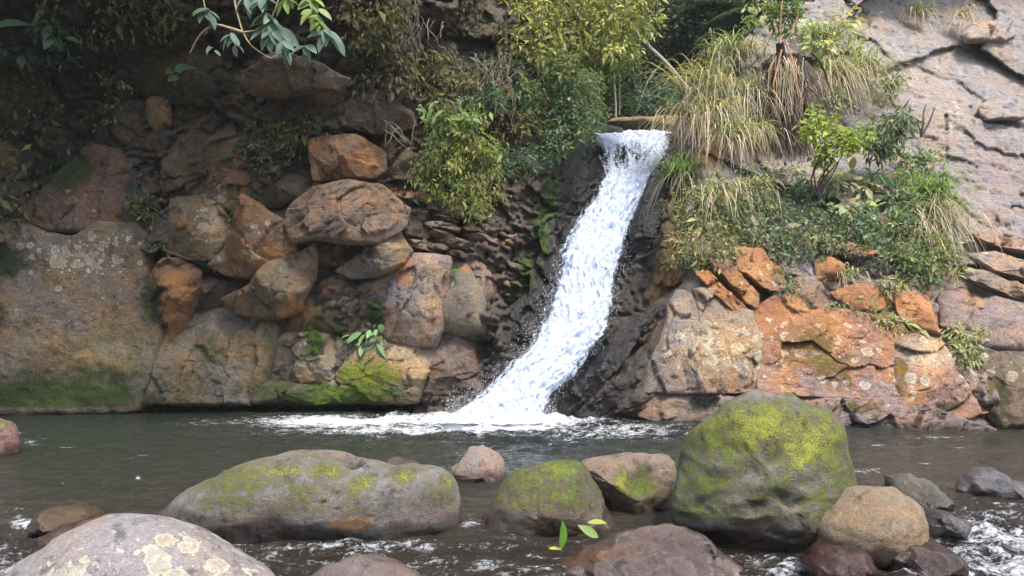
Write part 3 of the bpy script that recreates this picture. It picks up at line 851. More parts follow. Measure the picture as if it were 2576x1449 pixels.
    for k in range(22):
        cx, cy = r.uniform(1010, 1235), 0
        cy = 500 + (cx - 1010) * 0.25 + r.uniform(-20, 110)
        w, h = r.uniform(28, 62), r.uniform(7, 14)
        dip = 0.12 + r.uniform(-.05, .12)
        pts = [(cx - w * r.uniform(.85, 1.1), cy - w * dip + r.uniform(-3, 3)), (cx - w * .4, cy - h - w * .4 * dip), (cx + w * .5, cy - h * .9 + w * .5 * dip), (cx + w, cy + w * dip - h * .2), (cx + w * .8, cy + h * .8 + w * dip), (cx + w * .1, cy + h), (cx - w * .6, cy + h * .8 - w * .5 * dip)]
        rock("thin jutting plate of brown rock in the shattered band left of the fall", pts, r.uniform(.3, .55), tint=r.choice([BROWN, (0.24, 0.18, 0.15), DARKR, (0.27, 0.2, 0.17)]), ang=.95, R=.04, amp=.03, res=.035, name="rock_plate", cat="rock plate", group="thin rock plates left of the fall", lift=r.uniform(0, .25), facets=4)
    for k in range(30):
        cy = r.uniform(470, 760)
        cx = 1350 - (cy - 470) * 0.32 + r.uniform(-110, 45)
        w = r.uniform(8, 22)
        a0 = r.uniform(0, 6)
        pts = [(cx + w * r.uniform(.7, 1.2) * math.cos(a0 + i * 1.047), cy + w * r.uniform(.25, .7) * math.sin(a0 + i * 1.047) + .3 * w * math.cos(a0 + i * 1.047)) for i in range(6)]
        rock("small angular reddish brown stone in the crumbling face beside the fall", pts, r.uniform(.12, .26), tint=r.choice([BROWN, (0.25, 0.17, 0.15), (0.2, 0.13, 0.11), (0.3, 0.22, 0.19), DARKR]), ang=.8, R=.1, amp=.02, res=.04, name="stone", cat="stone", group="stones in the crumbling face beside the fall", lift=r.uniform(.02, .2), facets=4)


def build_gully_rocks():
    G = "black wet rocks beside the fall"
    D = [("upper black wet block left of the fall", [(1434, 437), (1489, 400), (1526, 435), (1502, 495), (1479, 525), (1439, 537), (1417, 500)], .45),
         ("black wet block beside the lip of the fall", [(1440, 385), (1478, 362), (1492, 400), (1496, 440), (1470, 440), (1448, 415)], .3),
         ("black wet block under the upper black block", [(1398, 545), (1440, 535), (1436, 590), (1412, 640), (1373, 642), (1368, 590)], .4),
         ("black wet block halfway down the left of the fall", [(1368, 640), (1412, 640), (1404, 700), (1385, 752), (1338, 752), (1343, 690)], .4),
         ("low black wet block above the round black boulder", [(1322, 750), (1385, 752), (1380, 800), (1350, 832), (1300, 830), (1290, 780)], .35),
         ("round black boulder left of the bottom of the fall", [(1282, 832), (1310, 808), (1338, 830), (1334, 856), (1300, 868), (1278, 852)], .35),
         ("smooth dark grey rock below the round black boulder", [(1262, 862), (1345, 852), (1325, 905), (1292, 945), (1252, 955)], .3)]
    for lb, p, T in D:
        rock(lb, p, T, tint=BLACK, wet=.85, ang=.95, R=.09, amp=.08, group=G, lift=.15, fm=(.2, .7), chip=1.5)
    rock("black bulging rock splitting the water at the lip of the fall", [(1503, 372), (1520, 356), (1560, 346), (1620, 360), (1634, 395), (1604, 432), (1560, 428), (1520, 402)], .35, Y=20.35, tint=BLACK, wet=1, ang=.4, R=.4, group=G)
    rock("dark flat rock at the top left of the lip of the fall", [(1492, 322), (1530, 316), (1566, 324), (1584, 346), (1540, 356), (1505, 352)], .35, Y=20.7, tint=BLACK, wet=.8, ang=.5, R=.3, group=G)
    rock("steep black rock with trickling water along the right of the fall", [(1690, 385), (1680, 480), (1662, 600), (1625, 700), (1580, 765), (1536, 790), (1540, 720), (1572, 620), (1606, 500), (1650, 415)], .45, Y=17.8, tint=BLACK, wet=1, ang=.6, R=.3, amp=.1, back=.8, group=G)
    rock("long wet black ridge running down beside the right edge of the fall to the pool", [(1640, 762), (1600, 800), (1500, 895), (1400, 995), (1348, 1046), (1440, 1056), (1530, 955), (1615, 855), (1668, 772)], .45, Y=15.4, tint=(0.05, 0.042, 0.04), wet=.9, ang=.8, R=.2, fm=(.2, .7), amp=.10, back=1.2, group=G)
    rock("dark brown wet ridge between the long black ridge and the grey lichen pillar", [(1668, 790), (1694, 785), (1660, 890), (1580, 1000), (1520, 1062), (1430, 1062), (1530, 950), (1620, 860)], .5, Y=15.1, tint=(0.085, 0.065, 0.05), wet=.7, ang=.85, R=.15, fm=(.2, .7), amp=.10, back=1.3, group=G)
    rock("low dark wet foot of rock at the pool edge under the grey lichen pillar", [(1625, 900), (1655, 970), (1640, 1066), (1510, 1066), (1560, 1000)], .45, Y=14.9, tint=(0.09, 0.07, 0.06), wet=.7, ang=.85, R=.15, amp=.08, back=1.0, group=G)
    rock("brown mossy ridge right of the fall, running from the bright green tussock down", [(1690, 470), (1712, 560), (1715, 700), (1690, 770), (1610, 800), (1640, 700), (1668, 600)], .4, Y=16.2, tint=(0.16, 0.11, 0.06), wet=.3, ang=.85, R=.15, amp=.12, back=1.2, group=G, moss=.35, mossc=(0.12, 0.09, 0.02))
    rock("flat yellowish boulder lying across the top of the fall", [(1528, 312), (1552, 299), (1620, 300), (1704, 292), (1712, 325), (1650, 338), (1590, 333)], .6, Y=21.6, tint=(0.30, 0.25, 0.14), ang=.3, R=.3, moss=.25, mossc=(0.2, 0.17, 0.05), back=.7)
    rock("grey boulder under the flat yellowish boulder at the top of the fall", [(1580, 332), (1650, 330), (1702, 326), (1694, 352), (1640, 366), (1590, 352)], .4, Y=21.0, tint=(0.1, 0.1, 0.09), wet=.5, ang=.4, R=.3)


def build_right_rocks():
    G = "orange and lichened blocks of the right cliff"
    rock("grey lichen speckled pillar of rock right of the foot of the fall", [(1628, 930), (1650, 890), (1683, 828), (1681, 776), (1703, 742), (1736, 742), (1750, 784), (1771, 837), (1752, 870), (1757, 935), (1776, 985), (1650, 994), (1621, 984)], .6, tint=(0.25, 0.23, 0.22), ang=.85, R=.14, fm=(.1, .45), lift=.2, group=G)
    rock("cream and grey patterned block with an orange top beside the grey pillar", [(1754, 738), (1795, 734), (1828, 762), (1881, 793), (1899, 846), (1903, 983), (1844, 994), (1773, 990), (1747, 934), (1743, 873), (1771, 842), (1763, 784)], .6, tint=(0.3, 0.24, 0.18), ang=.85, R=.14, fm=(.1, .45), lift=.2, group=G)
    rock("broad bright orange slab dotted with white lichen behind the big mossy boulder", [(1897, 798), (1932, 771), (1954, 751), (1985, 748), (2022, 774), (2040, 793), (2100, 788), (2183, 793), (2252, 826), (2262, 859), (2254, 908), (2262, 998), (2082, 1006), (1914, 985), (1902, 886)], .6, tint=(0.30, 0.17, 0.11), ang=.9, R=.12, fm=(.05, .3), lift=.2, amp=.06, group=G)
    rock("cream topped brown block right of the broad orange slab", [(2260, 864), (2303, 849), (2362, 862), (2388, 899), (2377, 934), (2437, 992), (2487, 1033), (2435, 1058), (2303, 1048), (2260, 1000), (2256, 908)], .6, tint=(0.3, 0.2, 0.16), ang=.88, R=.14, fm=(.1, .45), lift=.2, group=G)
    rock("narrow grey wedge of rock at the right end of the cream topped block", [(2377, 920), (2457, 928), (2505, 996), (2501, 1032), (2440, 1000), (2385, 942)], .5, tint=(0.27, 0.23, 0.2), ang=.85, R=.25, lift=.1, group=G)
    rock("standing orange slab leaning above the cream topped block", [(2262, 745), (2311, 732), (2340, 760), (2368, 846), (2303, 824), (2274, 796)], .45, tint=(0.32, 0.17, 0.1), ang=.85, R=.2, lift=.35, grow=4, amp=.03, group=G)
    rock("orange block above the right end of the broad orange slab", [(2100, 736), (2161, 712), (2232, 725), (2232, 773), (2192, 795), (2146, 779)], .45, tint=(0.32, 0.18, 0.11), ang=.85, R=.25, lift=.25, grow=4, amp=.03, group=G)
    rock("lowest of the tilted orange plates running down to the right", [(1747, 683), (1782, 681), (1888, 789), (1864, 806), (1795, 740)], .3, tint=(0.32, 0.16, 0.09), ang=.95, R=.04, fm=(.05, .3), grow=3, amp=.025, lift=.35, group=G)
    rock("middle tilted plate with a dark underside", [(1780, 654), (1826, 652), (1910, 740), (1905, 780), (1875, 762), (1824, 700)], .3, tint=(0.22, 0.15, 0.09), ang=.95, R=.04, fm=(.05, .3), grow=3, amp=.025, lift=.3, group=G)
    rock("upper tilted orange plate with white flecks below the ground cover", [(1842, 621), (1914, 627), (1970, 687), (1980, 735), (1941, 731), (1906, 713), (1855, 678)], .3, tint=(0.32, 0.19, 0.11), ang=.95, R=.04, fm=(.05, .3), grow=3, amp=.025, lift=.3, group=G)
    rock("upright yellow orange rock between the tilted plates and the orange block", [(2058, 656), (2086, 645), (2119, 654), (2121, 698), (2082, 709), (2062, 689)], .4, tint=(0.34, 0.22, 0.1), ang=.85, R=.2, lift=.25, grow=4, amp=.03, group=G)
    rock("small red brown block half hidden in leaves on the right cliff", [(2110, 606), (2170, 613), (2201, 639), (2166, 652), (2120, 638)], .4, tint=(0.3, 0.17, 0.12), ang=.88, R=.15, lift=.25, grow=4, amp=.03, group=G)
    rock("long low shelf of purple grey rock at the right waterline", [(1612, 992), (1700, 988), (1818, 992), (2082, 1002), (2258, 1002), (2435, 1055), (2510, 1082), (2300, 1088), (2000, 1080), (1700, 1072), (1620, 1050)], .55, tint=(0.235, 0.19, 0.19), ang=.9, R=.25, fm=(.1, .5), lift=.3, amp=.1, group=G)
    rock("grey boulder at the right edge above the dark lichened rock", [(2468, 800), (2505, 754), (2545, 765), (2640, 772), (2680, 830), (2620, 884), (2523, 881), (2468, 850)], .6, tint=(0.26, 0.22, 0.22), ang=.4, lift=.1, group=G)
    rock("dark rock with white lichen flecks at the right edge waterline", [(2474, 884), (2540, 880), (2650, 888), (2700, 980), (2660, 1085), (2530, 1076), (2500, 1030), (2470, 960)], .6, tint=(0.13, 0.12, 0.11), ang=.5, lift=.15, group=G)
    rock("brown block between the standing orange slab and the right edge boulder", [(2380, 745), (2430, 735), (2480, 760), (2480, 820), (2430, 850), (2385, 815)], .4, tint=(0.27, 0.2, 0.17), ang=.85, R=.25, group=G)
    rock("brown stone under the small red brown block", [(1985, 720), (2030, 700), (2065, 725), (2095, 745), (2080, 780), (2030, 775), (1995, 750)], .4, tint=(0.25, 0.17, 0.12), ang=.88, R=.2, lift=.1, group=G)
    rock("brown stone wedged above the broad orange slab's right end", [(2230, 800), (2270, 795), (2290, 830), (2265, 855), (2235, 840)], .35, tint=(0.22, 0.16, 0.12), ang=.88, R=.15, lift=.2, group=G)
    L = "layered slabs of the upper right cliff"
    rock("thick grey slab with a dark gap under it at the right edge", [(2440, 590), (2500, 580), (2640, 618), (2700, 650), (2690, 668), (2600, 640), (2480, 610)], .4, tint=(0.27, 0.22, 0.2), ang=.95, R=.04, fm=(.05, .3), grow=3, amp=.025, lift=.35, group=L)
    rock("long tilted slab below the thick grey slab", [(2440, 640), (2500, 632), (2640, 680), (2690, 716), (2640, 722), (2500, 680)], .4, tint=(0.3, 0.24, 0.2), ang=.95, R=.04, fm=(.05, .3), grow=3, amp=.025, lift=.3, group=L)
    rock("lowest long tilted slab above the right edge boulder", [(2420, 690), (2470, 678), (2600, 738), (2680, 770), (2600, 768), (2480, 722)], .4, tint=(0.24, 0.2, 0.17), ang=.95, R=.04, fm=(.05, .3), grow=3, amp=.025, lift=.3, group=L)
    rock("pale block casting a dark gap near the top right corner", [(2436, 86), (2455, 66), (2530, 62), (2548, 84), (2522, 100), (2450, 102)], .5, tint=(0.33, 0.29, 0.28), ang=.9, R=.08, lift=.3, group=L, fm=(.1, .4))
    rock("loose grey blue block on the upper right slope", [(2482, 270), (2510, 250), (2550, 256), (2590, 290), (2560, 300), (2500, 296)], .45, tint=(0.28, 0.28, 0.29), ang=.9, R=.08, lift=.25, group=L, fm=(.1, .5))


def build_river_boulders():
    MY = (0.33, 0.33, 0.055)
    MG = (0.13, 0.155, 0.028)
    o = rock("biggest rounded boulder covered in yellow green moss right of centre", [(1688, 1237), (1698, 1167), (1723, 1107), (1753, 1067), (1793, 1032), (1823, 1009), (1888, 1000), (1998, 1000), (2038, 1022), (2083, 1037), (2113, 1067), (2130, 1122), (2150, 1167), (2155, 1217), (2136, 1290), (2095, 1350), (2040, 1395), (1978, 1420), (1913, 1410), (1848, 1395), (1778, 1365), (1703, 1327), (1688, 1277)],
         .62, Y=6.45, tint=(0.18, 0.165, 0.14), ang=.35, R=.6, moss=.66, mossc=MG, moss_top=.72, mat=M_NEAR, amp=.085, back=.7, global_paint=False,
         pits=((1945, 1130, 30, .07), (2005, 1240, 45, .10), (1880, 1280, 40, .08), (1800, 1200, 30, .05), (2060, 1190, 30, .05), (1950, 1330, 40, .08), (1850, 1130, 25, .04), (1740, 1260, 26, .05)),
         patches=[('moss', 1900, 1080, 110, 50, .9, MY), ('moss', 2040, 1120, 60, 70, .85, MY), ('moss', 1810, 1120, 50, 60, .8, MG), ('moss', 1780, 1230, 70, 40, .7, MG), ('moss', 2080, 1230, 50, 50, .75, (0.16, 0.18, 0.03)), ('moss', 1760, 1290, 60, 30, .6, MG),
                  ('nomoss', 1930, 1005, 90, 10, .8), ('nomoss', 1960, 1350, 110, 50, .75), ('nomoss', 1880, 1270, 50, 30, .4), ('nomoss', 2010, 1260, 50, 50, .5)])
    rock("long low boulder with yellow moss patches and a dark hole near its top", [(392, 1310), (430, 1270), (465, 1237), (540, 1192), (625, 1162), (700, 1148), (750, 1137), (820, 1131), (880, 1137), (940, 1152), (1000, 1165), (1075, 1170), (1135, 1190), (1162, 1222), (1170, 1277), (1168, 1325), (1120, 1352), (1000, 1368), (800, 1385), (600, 1385), (450, 1340)],
         .62, Y=6.85, tint=(0.18, 0.166, 0.155), ang=.15, R=.6, mat=M_NEAR, amp=.05, back=.6, global_paint=False, moss=.36, mossc=MG, moss_top=.55, waterline=.28,
         pits=((886, 1160, 20, .3), (814, 1262, 7, .06), (848, 1241, 6, .05), (849, 1281, 6, .05), (1024, 1243, 9, .04), (760, 1300, 30, .02)),
         patches=[('moss', 620, 1210, 130, 45, .75, (0.17, 0.16, 0.035)), ('moss', 560, 1265, 90, 45, .6, MG), ('moss', 820, 1190, 80, 18, .8, MY), ('moss', 915, 1212, 45, 26, .8, MY), ('moss', 1030, 1205, 30, 20, .75, MY), ('moss', 1135, 1212, 32, 24, .75, MY), ('moss', 700, 1185, 60, 20, .75, MY), ('moss', 950, 1250, 160, 25, .4, MG),
                  ('tint', 820, 1142, 180, 9, .6, (0.26, 0.2, 0.16)), ('oran', 880, 1318, 70, 20, .75), ('wet', 850, 1335, 380, 50, 1.0), ('wet', 1090, 1290, 70, 50, .8), ('tint', 1100, 1285, 50, 30, .7, (0.17, 0.10, 0.095)), ('tint', 650, 1340, 120, 25, .6, (0.13, 0.09, 0.085))])
    rock("nearest smooth grey boulder with cream lichen rings in the bottom left corner", [(-60, 1475), (0, 1449), (60, 1412), (110, 1381), (180, 1331), (250, 1301), (310, 1292), (380, 1297), (450, 1320), (530, 1360), (600, 1400), (690, 1450), (740, 1500), (760, 1590), (-80, 1590)],
         .6, Y=4.9, tint=(0.27, 0.25, 0.255), ang=.12, R=.6, mat=M_NEAR, amp=.03, back=.55, global_paint=False, waterline=0, pits=((315, 1306, 14, .03),),
         patches=[('lich', 400, 1370, 220, 50, 1.25), ('lich', 190, 1430, 140, 60, 1.3), ('lich', 480, 1440, 160, 40, 1.35), ('tint', 180, 1310, 60, 14, .5, (0.3, 0.2, 0.15))])
    rock("reddish brown wet rock behind the nearest lichen ringed boulder", [(95, 1360), (170, 1322), (230, 1298), (285, 1296), (320, 1320), (300, 1380), (150, 1420)], .35, Y=5.3, tint=(0.13, 0.075, 0.05), ang=.4, R=.3, wet=.9, mat=M_NEAR, global_paint=False)
    rock("dark brown rock awash at the left with white water on its left side", [(82, 1330), (110, 1292), (150, 1278), (210, 1281), (244, 1300), (230, 1335), (150, 1350), (90, 1345)], .35, Y=6.55, tint=(0.12, 0.085, 0.045), ang=.25, R=.3, wet=.7, moss=.3, mossc=(0.10, 0.08, 0.02), mat=M_NEAR, global_paint=False)
    rock("red brown boulder cut by the left edge of the picture", [(-70, 1070), (-20, 1056), (8, 1058), (27, 1072), (40, 1100), (42, 1145), (0, 1165), (-80, 1165)], .45, Y=10.6, tint=(0.2, 0.12, 0.11), ang=.2, R=.4, mat=M_NEAR, global_paint=False, patches=[('moss', 0, 1068, 20, 14, 1, MY)])
    rock("small brown rock with a dark wet foot right of the long mossy boulder", [(1128, 1195), (1150, 1160), (1185, 1135), (1225, 1131), (1262, 1153), (1274, 1190), (1274, 1225), (1200, 1232), (1140, 1225)], .32, Y=8.9, tint=(0.24, 0.19, 0.165), ang=.4, R=.3, mat=M_NEAR, global_paint=False, waterline=.18, patches=[('tint', 1220, 1200, 60, 14, .8, (0.15, 0.075, 0.07))])
    rock("rounded green mossy boulder with a sloping right side in the middle", [(1196, 1322), (1225, 1270), (1260, 1220), (1300, 1187), (1350, 1168), (1400, 1157), (1440, 1161), (1467, 1180), (1500, 1228), (1524, 1260), (1548, 1300), (1557, 1340), (1480, 1368), (1300, 1368), (1210, 1348)], .55, Y=6.9, tint=(0.14, 0.11, 0.085), ang=.3, R=.5, moss=.64, mossc=MG, moss_top=.8, mat=M_NEAR, amp=.05, back=.5, global_paint=False, waterline=.24,
         patches=[('moss', 1410, 1190, 60, 30, 1.05, (0.2, 0.24, 0.035)), ('moss', 1440, 1240, 50, 30, .8, (0.15, 0.19, 0.03)), ('moss', 1290, 1250, 60, 40, .6, (0.16, 0.15, 0.04)), ('nomoss', 1400, 1310, 120, 25, .8)])
    rock("brown rock with a bright mossy hollow at the left of the biggest boulder", [(1461, 1168), (1498, 1152), (1568, 1142), (1658, 1138), (1690, 1156), (1697, 1187), (1690, 1240), (1670, 1300), (1640, 1340), (1560, 1340), (1500, 1240)], .5, Y=7.5, tint=(0.2, 0.16, 0.125), ang=.5, R=.4, moss=.1, mossc=MG, mat=M_NEAR, amp=.045, back=.5, global_paint=False,
         pits=((1610, 1210, 40, .09),), patches=[('moss', 1610, 1225, 45, 55, .85, (0.14, 0.17, 0.03)), ('moss', 1560, 1210, 14, 40, .9, MY)])
    rock("smooth tan boulder at the right of the biggest mossy boulder", [(2040, 1335), (2048, 1297), (2073, 1267), (2128, 1232), (2188, 1221), (2238, 1227), (2278, 1252), (2310, 1287), (2318, 1322), (2312, 1360), (2260, 1405), (2213, 1425), (2120, 1420), (2058, 1390)], .5, Y=6.05, tint=(0.22, 0.168, 0.112), ang=.2, R=.5, mat=M_NEAR, amp=.035, back=.45, global_paint=False, waterline=.24, pits=((2262, 1258, 22, .07), (2290, 1275, 18, .03)), patches=[('tint', 2180, 1375, 90, 30, .5, (0.17, 0.12, 0.08))])
    rock("flat wet reddish rock at the bottom centre with water sheeting over it", [(1380, 1450), (1400, 1408), (1470, 1372), (1560, 1331), (1620, 1320), (1690, 1318), (1722, 1329), (1760, 1345), (1800, 1373), (1840, 1408), (1872, 1449), (1890, 1540), (1380, 1540)], .75, Y=5.75, tint=(0.17, 0.125, 0.12), ang=.7, R=.5, fm=(.1, .5), wet=1, mat=M_NEAR, amp=.06, back=.3, global_paint=False, tz=-.75, patches=[('tint', 1500, 1395, 90, 22, .8, (0.25, 0.12, 0.05)), ('tint', 1660, 1330, 70, 12, .6, (0.33, 0.23, 0.2))])
    rock("small pinkish wet rock at the bottom edge left of centre", [(735, 1470), (800, 1432), (870, 1405), (905, 1400), (960, 1413), (1030, 1440), (1090, 1475), (1090, 1540), (735, 1540)], .35, Y=5.2, tint=(0.19, 0.15, 0.145), ang=.5, R=.3, wet=.55, mat=M_NEAR, global_paint=False)
    rock("small dark red wet rock in front of the tan boulder", [(2034, 1425), (2068, 1388), (2108, 1379), (2158, 1390), (2196, 1420), (2190, 1455), (2048, 1455)], .28, Y=5.55, tint=(0.10, 0.05, 0.042), ang=.3, R=.2, wet=.9, mat=M_NEAR, global_paint=False)
    rock("round dark rock with white water pouring over it at the lower right", [(2238, 1410), (2262, 1378), (2300, 1364), (2360, 1363), (2402, 1384), (2415, 1420), (2400, 1460), (2250, 1460)], .33, Y=5.7, tint=(0.1, 0.06, 0.05), ang=.2, R=.3, wet=1, mat=M_NEAR, global_paint=False)
    rock("low wet rock in the rapids behind the tan boulder", [(2315, 1312), (2330, 1288), (2350, 1280), (2390, 1290), (2418, 1312), (2412, 1345), (2320, 1345)], .3, Y=6.6, tint=(0.12, 0.11, 0.115), ang=.3, R=.25, wet=1, mat=M_NEAR, global_paint=False)
    rock("jagged dark grey rock behind the smooth tan boulder", [(2232, 1225), (2250, 1203), (2272, 1196), (2330, 1206), (2360, 1232), (2384, 1262), (2370, 1300), (2250, 1300)], .35, Y=7.4, tint=(0.11, 0.105, 0.09), ang=.65, R=.25, wet=.3, mat=M_NEAR, global_paint=False, amp=.06)
    rock("wet grey blue rocks in the rapids at the right edge", [(2408, 1232), (2430, 1200), (2450, 1181), (2490, 1171), (2525, 1197), (2580, 1215), (2660, 1245), (2660, 1290), (2420, 1275)], .4, Y=7.9, tint=(0.2, 0.19, 0.2), ang=.6, R=.25, wet=.9, mat=M_NEAR, global_paint=False, amp=.06)
    rock("thin dark rock barely above the water behind the long mossy boulder", [(930, 1172), (965, 1158), (1010, 1152), (1050, 1163), (1070, 1185), (1000, 1195), (940, 1190)], .3, Y=8.6, tint=(0.12, 0.075, 0.07), ang=.3, R=.2, wet=.9, mat=M_NEAR, global_paint=False)


# ------------------------------------------------------------------ water
FALL = [  # py, left px, right px, distance
    (326, 1494, 1700, 21.2), (338, 1492, 1700, 20.7), (360, 1492, 1692, 20.2), (400, 1500, 1678, 19.7), (440, 1516, 1660, 19.2), (500, 1488, 1634, 18.6), (560, 1444, 1606, 18.1), (640, 1410, 1582, 17.5), (700, 1398, 1562, 17.1), (800, 1368, 1545, 16.5), (870, 1328, 1505, 16.0), (940, 1262, 1448, 15.5), (1000, 1200, 1390, 15.0), (1040, 1135, 1372, 14.7), (1066, 1060, 1400, 14.3)]


def build_water():
    ny, nx = 620, 620
    Ys = 2.0 * (18.2 / 2.0) ** np.linspace(0, 1, ny)
    Ys = np.concatenate([Ys])
    u = np.linspace(-1.15, 1.15, nx)
    Yg, Ug = np.meshgrid(Ys, u, indexing='ij')
    X = (Ug * Yg).ravel(); Yv = Yg.ravel()
    # level: pool behind the boulders, lower run in front
    step = 5.9 + 0.35 * fbm(np.stack([X / 1.2, X * 0, X * 0], 1), 3)
    z0 = -0.14 * (1 - sstep(step, step + 1.1, Yv))
    px = CX + X / Yv * F_PX
    py = HY + (CAM_H - z0) / Yv * F_PX
    pool = np.stack([X, Yv, X * 0], 1)
    d_fall = np.hypot((X - (-0.1)) / 1.5, Yv - 15.0)
    near_fall = np.exp(-(d_fall / 2.6) ** 2)
    rapids = np.clip(np.exp(-(((px - 2480) / 330) ** 2 + ((py - 1400) / 130) ** 2)) * 1.25, 0, 1)
    front = sstep(6.9, 6.1, Yv)
    mid = np.exp(-(((px - 1500) / 330) ** 2 + ((py - 1100) / 40) ** 2))
    rip = 0.2 + 0.9 * near_fall + 0.9 * rapids + 0.55 * front + 0.8 * mid
    rip = np.clip(rip, 0, 1)
    z = z0 + rip * (0.10 * fbm(pool * np.array([1.1, 1.7, 1]) + 3, 3) + 0.065 * ridged(pool * np.array([2.4, 4.2, 1]) + 7, 3))
    z += 0.010 * fbm(pool * np.array([.9, 2.4, 1]), 3)
    z += near_fall * 0.10 * np.maximum(fbm(pool * 2.2 + 20, 4), -.1)
    z += rapids * 0.07 * fbm(pool * 3.0 + 31, 4)
    # white water, with some patches standing for sky glints on ripples
    f = 1.3 * np.exp(-(((px - 1250) / 270) ** 2 + ((py - 1062) / 30) ** 2))
    f = np.maximum(f, 1.0 * np.exp(-(((px - 900) / 340) ** 2 + ((py - 1062) / 19) ** 2)))
    f = np.maximum(f, 0.74 * np.exp(-(((px - 1040) / 420) ** 2 + ((py - 1086) / 13) ** 2)))
    f = np.maximum(f, 0.6 * np.exp(-(((px - 1540) / 280) ** 2 + ((py - 1090) / 36) ** 2)))  # whitened to stand for sky sparkle on the ripples
    f = np.maximum(f, 0.62 * rapids)
    f = np.maximum(f, 0.36 * front)  # broken white water plus painted sparkle over the front run
    f = np.maximum(f, 0.6 * np.exp(-(((px - 880) / 300) ** 2 + ((py - 1378) / 24) ** 2)))
    f = np.maximum(f, 0.4 * np.exp(-(((px - 720) / 90) ** 2 + ((py - 1410) / 40) ** 2)))
    f = np.maximum(f, 0.6 * np.exp(-(((px - 60) / 60) ** 2 + ((py - 1315) / 35) ** 2)))
    f = np.maximum(f, 0.6 * np.exp(-(((px - 1970) / 130) ** 2 + ((py - 1435) / 22) ** 2)))
    f = np.maximum(f, 0.5 * np.exp(-(((px - 1190) / 50) ** 2 + ((py - 1320) / 30) ** 2)))
    for (a, b, c, e, s) in ((2330, 1100, 110, 5, .4), (2220, 1120, 60, 6, .42), (2450, 1128, 120, 5, .4), (2180, 1185, 70, 12, .5), (2330, 1170, 60, 8, .4), (70, 1110, 60, 14, .42), (170, 1128, 45, 8, .35), (350, 1148, 30, 6, .42), (160, 1220, 8, 4, .7), (347, 1204, 8, 6, .75), (560, 1185, 20, 4, .45), (540, 1065, 140, 8, .42), (430, 1300, 30, 16, .45)):
        f = np.maximum(f, s * np.exp(-(((px - a) / c) ** 2 + ((py - b) / e) ** 2)))
    f = np.maximum(f, 0.3 * sstep(.42, .7, fbm(pool * np.array([1.4, 2.2, 1]) + 55, 3)) * sstep(1300, 1060, py))
    brown = np.clip(sstep(1050, 1450, py) * 0.9 + sstep(1900, 2500, px) * .5, 0, 1)
    mk = np.stack([f, rip, brown, f * 0 + 1], 1)
    V1 = np.stack([X, Yv, z], 1)
    F1 = grid_faces(ny, nx)
    # river running on behind the camera and out of the frame
    xs2, ys2 = np.linspace(-40, 40, 60), np.linspace(-9, 2.05, 30)
    X2, Y2 = np.meshgrid(xs2, ys2)
    V2 = np.stack([X2.ravel(), Y2.ravel(), np.full(X2.size, -0.15)], 1)
    m2 = np.tile([0, .25, .8, 1.0], (len(V2), 1))
    V = np.concatenate([V1, V2]); mk = np.concatenate([mk, m2])
    o = link("water", make_mesh("water", V, [F1, grid_faces(30, 60) + len(V1)], M_WATER, {"mask": mk}))
    tag(o, kind="structure")


def fall_ribbon(seed, off, wscale, cov_base, s0=0.0, s1=1.0, ns=420, nt=110):
    fa = np.array(FALL, float)
    k = np.linspace(0, 1, len(fa))
    d = np.concatenate([[0], np.cumsum(np.hypot(np.diff(fa[:, 0]) * .0095, np.diff(fa[:, 3])))])
    d /= d[-1]
    s = np.linspace(s0, s1, ns)
    py, L, Rr, Y = (np.interp(s, d, fa[:, i]) for i in range(4))
    t = np.linspace(-1, 1, nt)
    s2, t2 = np.meshgrid(s, t, indexing='ij')
    mid, hw = (L + Rr) / 2, (Rr - L) / 2 * wscale
    px = mid[:, None] + hw[:, None] * t2
    pyy = py[:, None] + 0 * t2
    Yb = Y[:, None] - (0.35 + 0.2 * s2) * (1 - t2 ** 2) - off
    P = U(px.ravel(), pyy.ravel(), Yb.ravel())
    q = np.stack([t2.ravel() * 2.2, s2.ravel() * 9, np.full(t2.size, seed * 3.7)], 1)
    n1, n2 = fbm(q * 1.4, 5, .6), fbm(np.stack([P[:, 0] * 4, P[:, 2] * 3, P[:, 1]], 1) + seed, 4, .65)
    amp = 0.10 + 0.16 * s2.ravel()
    P[:, 1] -= amp * n1 * .45 + 0.025 * n2 + .10 * sstep(.75, 1, s2.ravel()) * np.maximum(n2, -.2)
    P[:, 2] += amp * n1 * 0.15 + 0.02 * n2
    P[:, 0] += 0.04 * fbm(np.stack([P[:, 0] * 4, P[:, 2] * 3, P[:, 1]], 1) + seed + 30, 4, .65)
    e = 1 - np.abs(t2.ravel())
    foot = sstep(.8, 1.0, s2.ravel())
    cov = cov_base * sstep(0, 0.42, e) + .25 * foot * sstep(0, .3, e)
    # thin at the split round the lip rock and where dark rock shows on the right of the run
    ppx, ppy = px.ravel(), pyy.ravel()
    cov -= 0.62 * np.exp(-(((ppx - 1566 - 30 * fbm(np.stack([ppx / 18, ppy / 60, ppx * 0 + 4], 1), 3)) / 50) ** 2 + ((ppy - 396) / 40) ** 2))
    cov -= 0.45 * np.exp(-(((ppx - 1578 + .12 * (ppy - 640)) / 34) ** 2 + ((ppy - 660) / 170) ** 2))
    cov -= 0.3 * np.exp(-(((ppx - 1590) / 40) ** 2 + ((ppy - 338) / 10) ** 2))
    ends = sstep(0, .02, s2.ravel())
    cov = np.clip(cov * ends, 0, 1.6)
    mk = np.stack([cov, s2.ravel() * 1.0, (t2.ravel() + 1) / 2 + seed * .37, cov * 0 + 1], 1)
    return P, grid_faces(ns, nt), mk


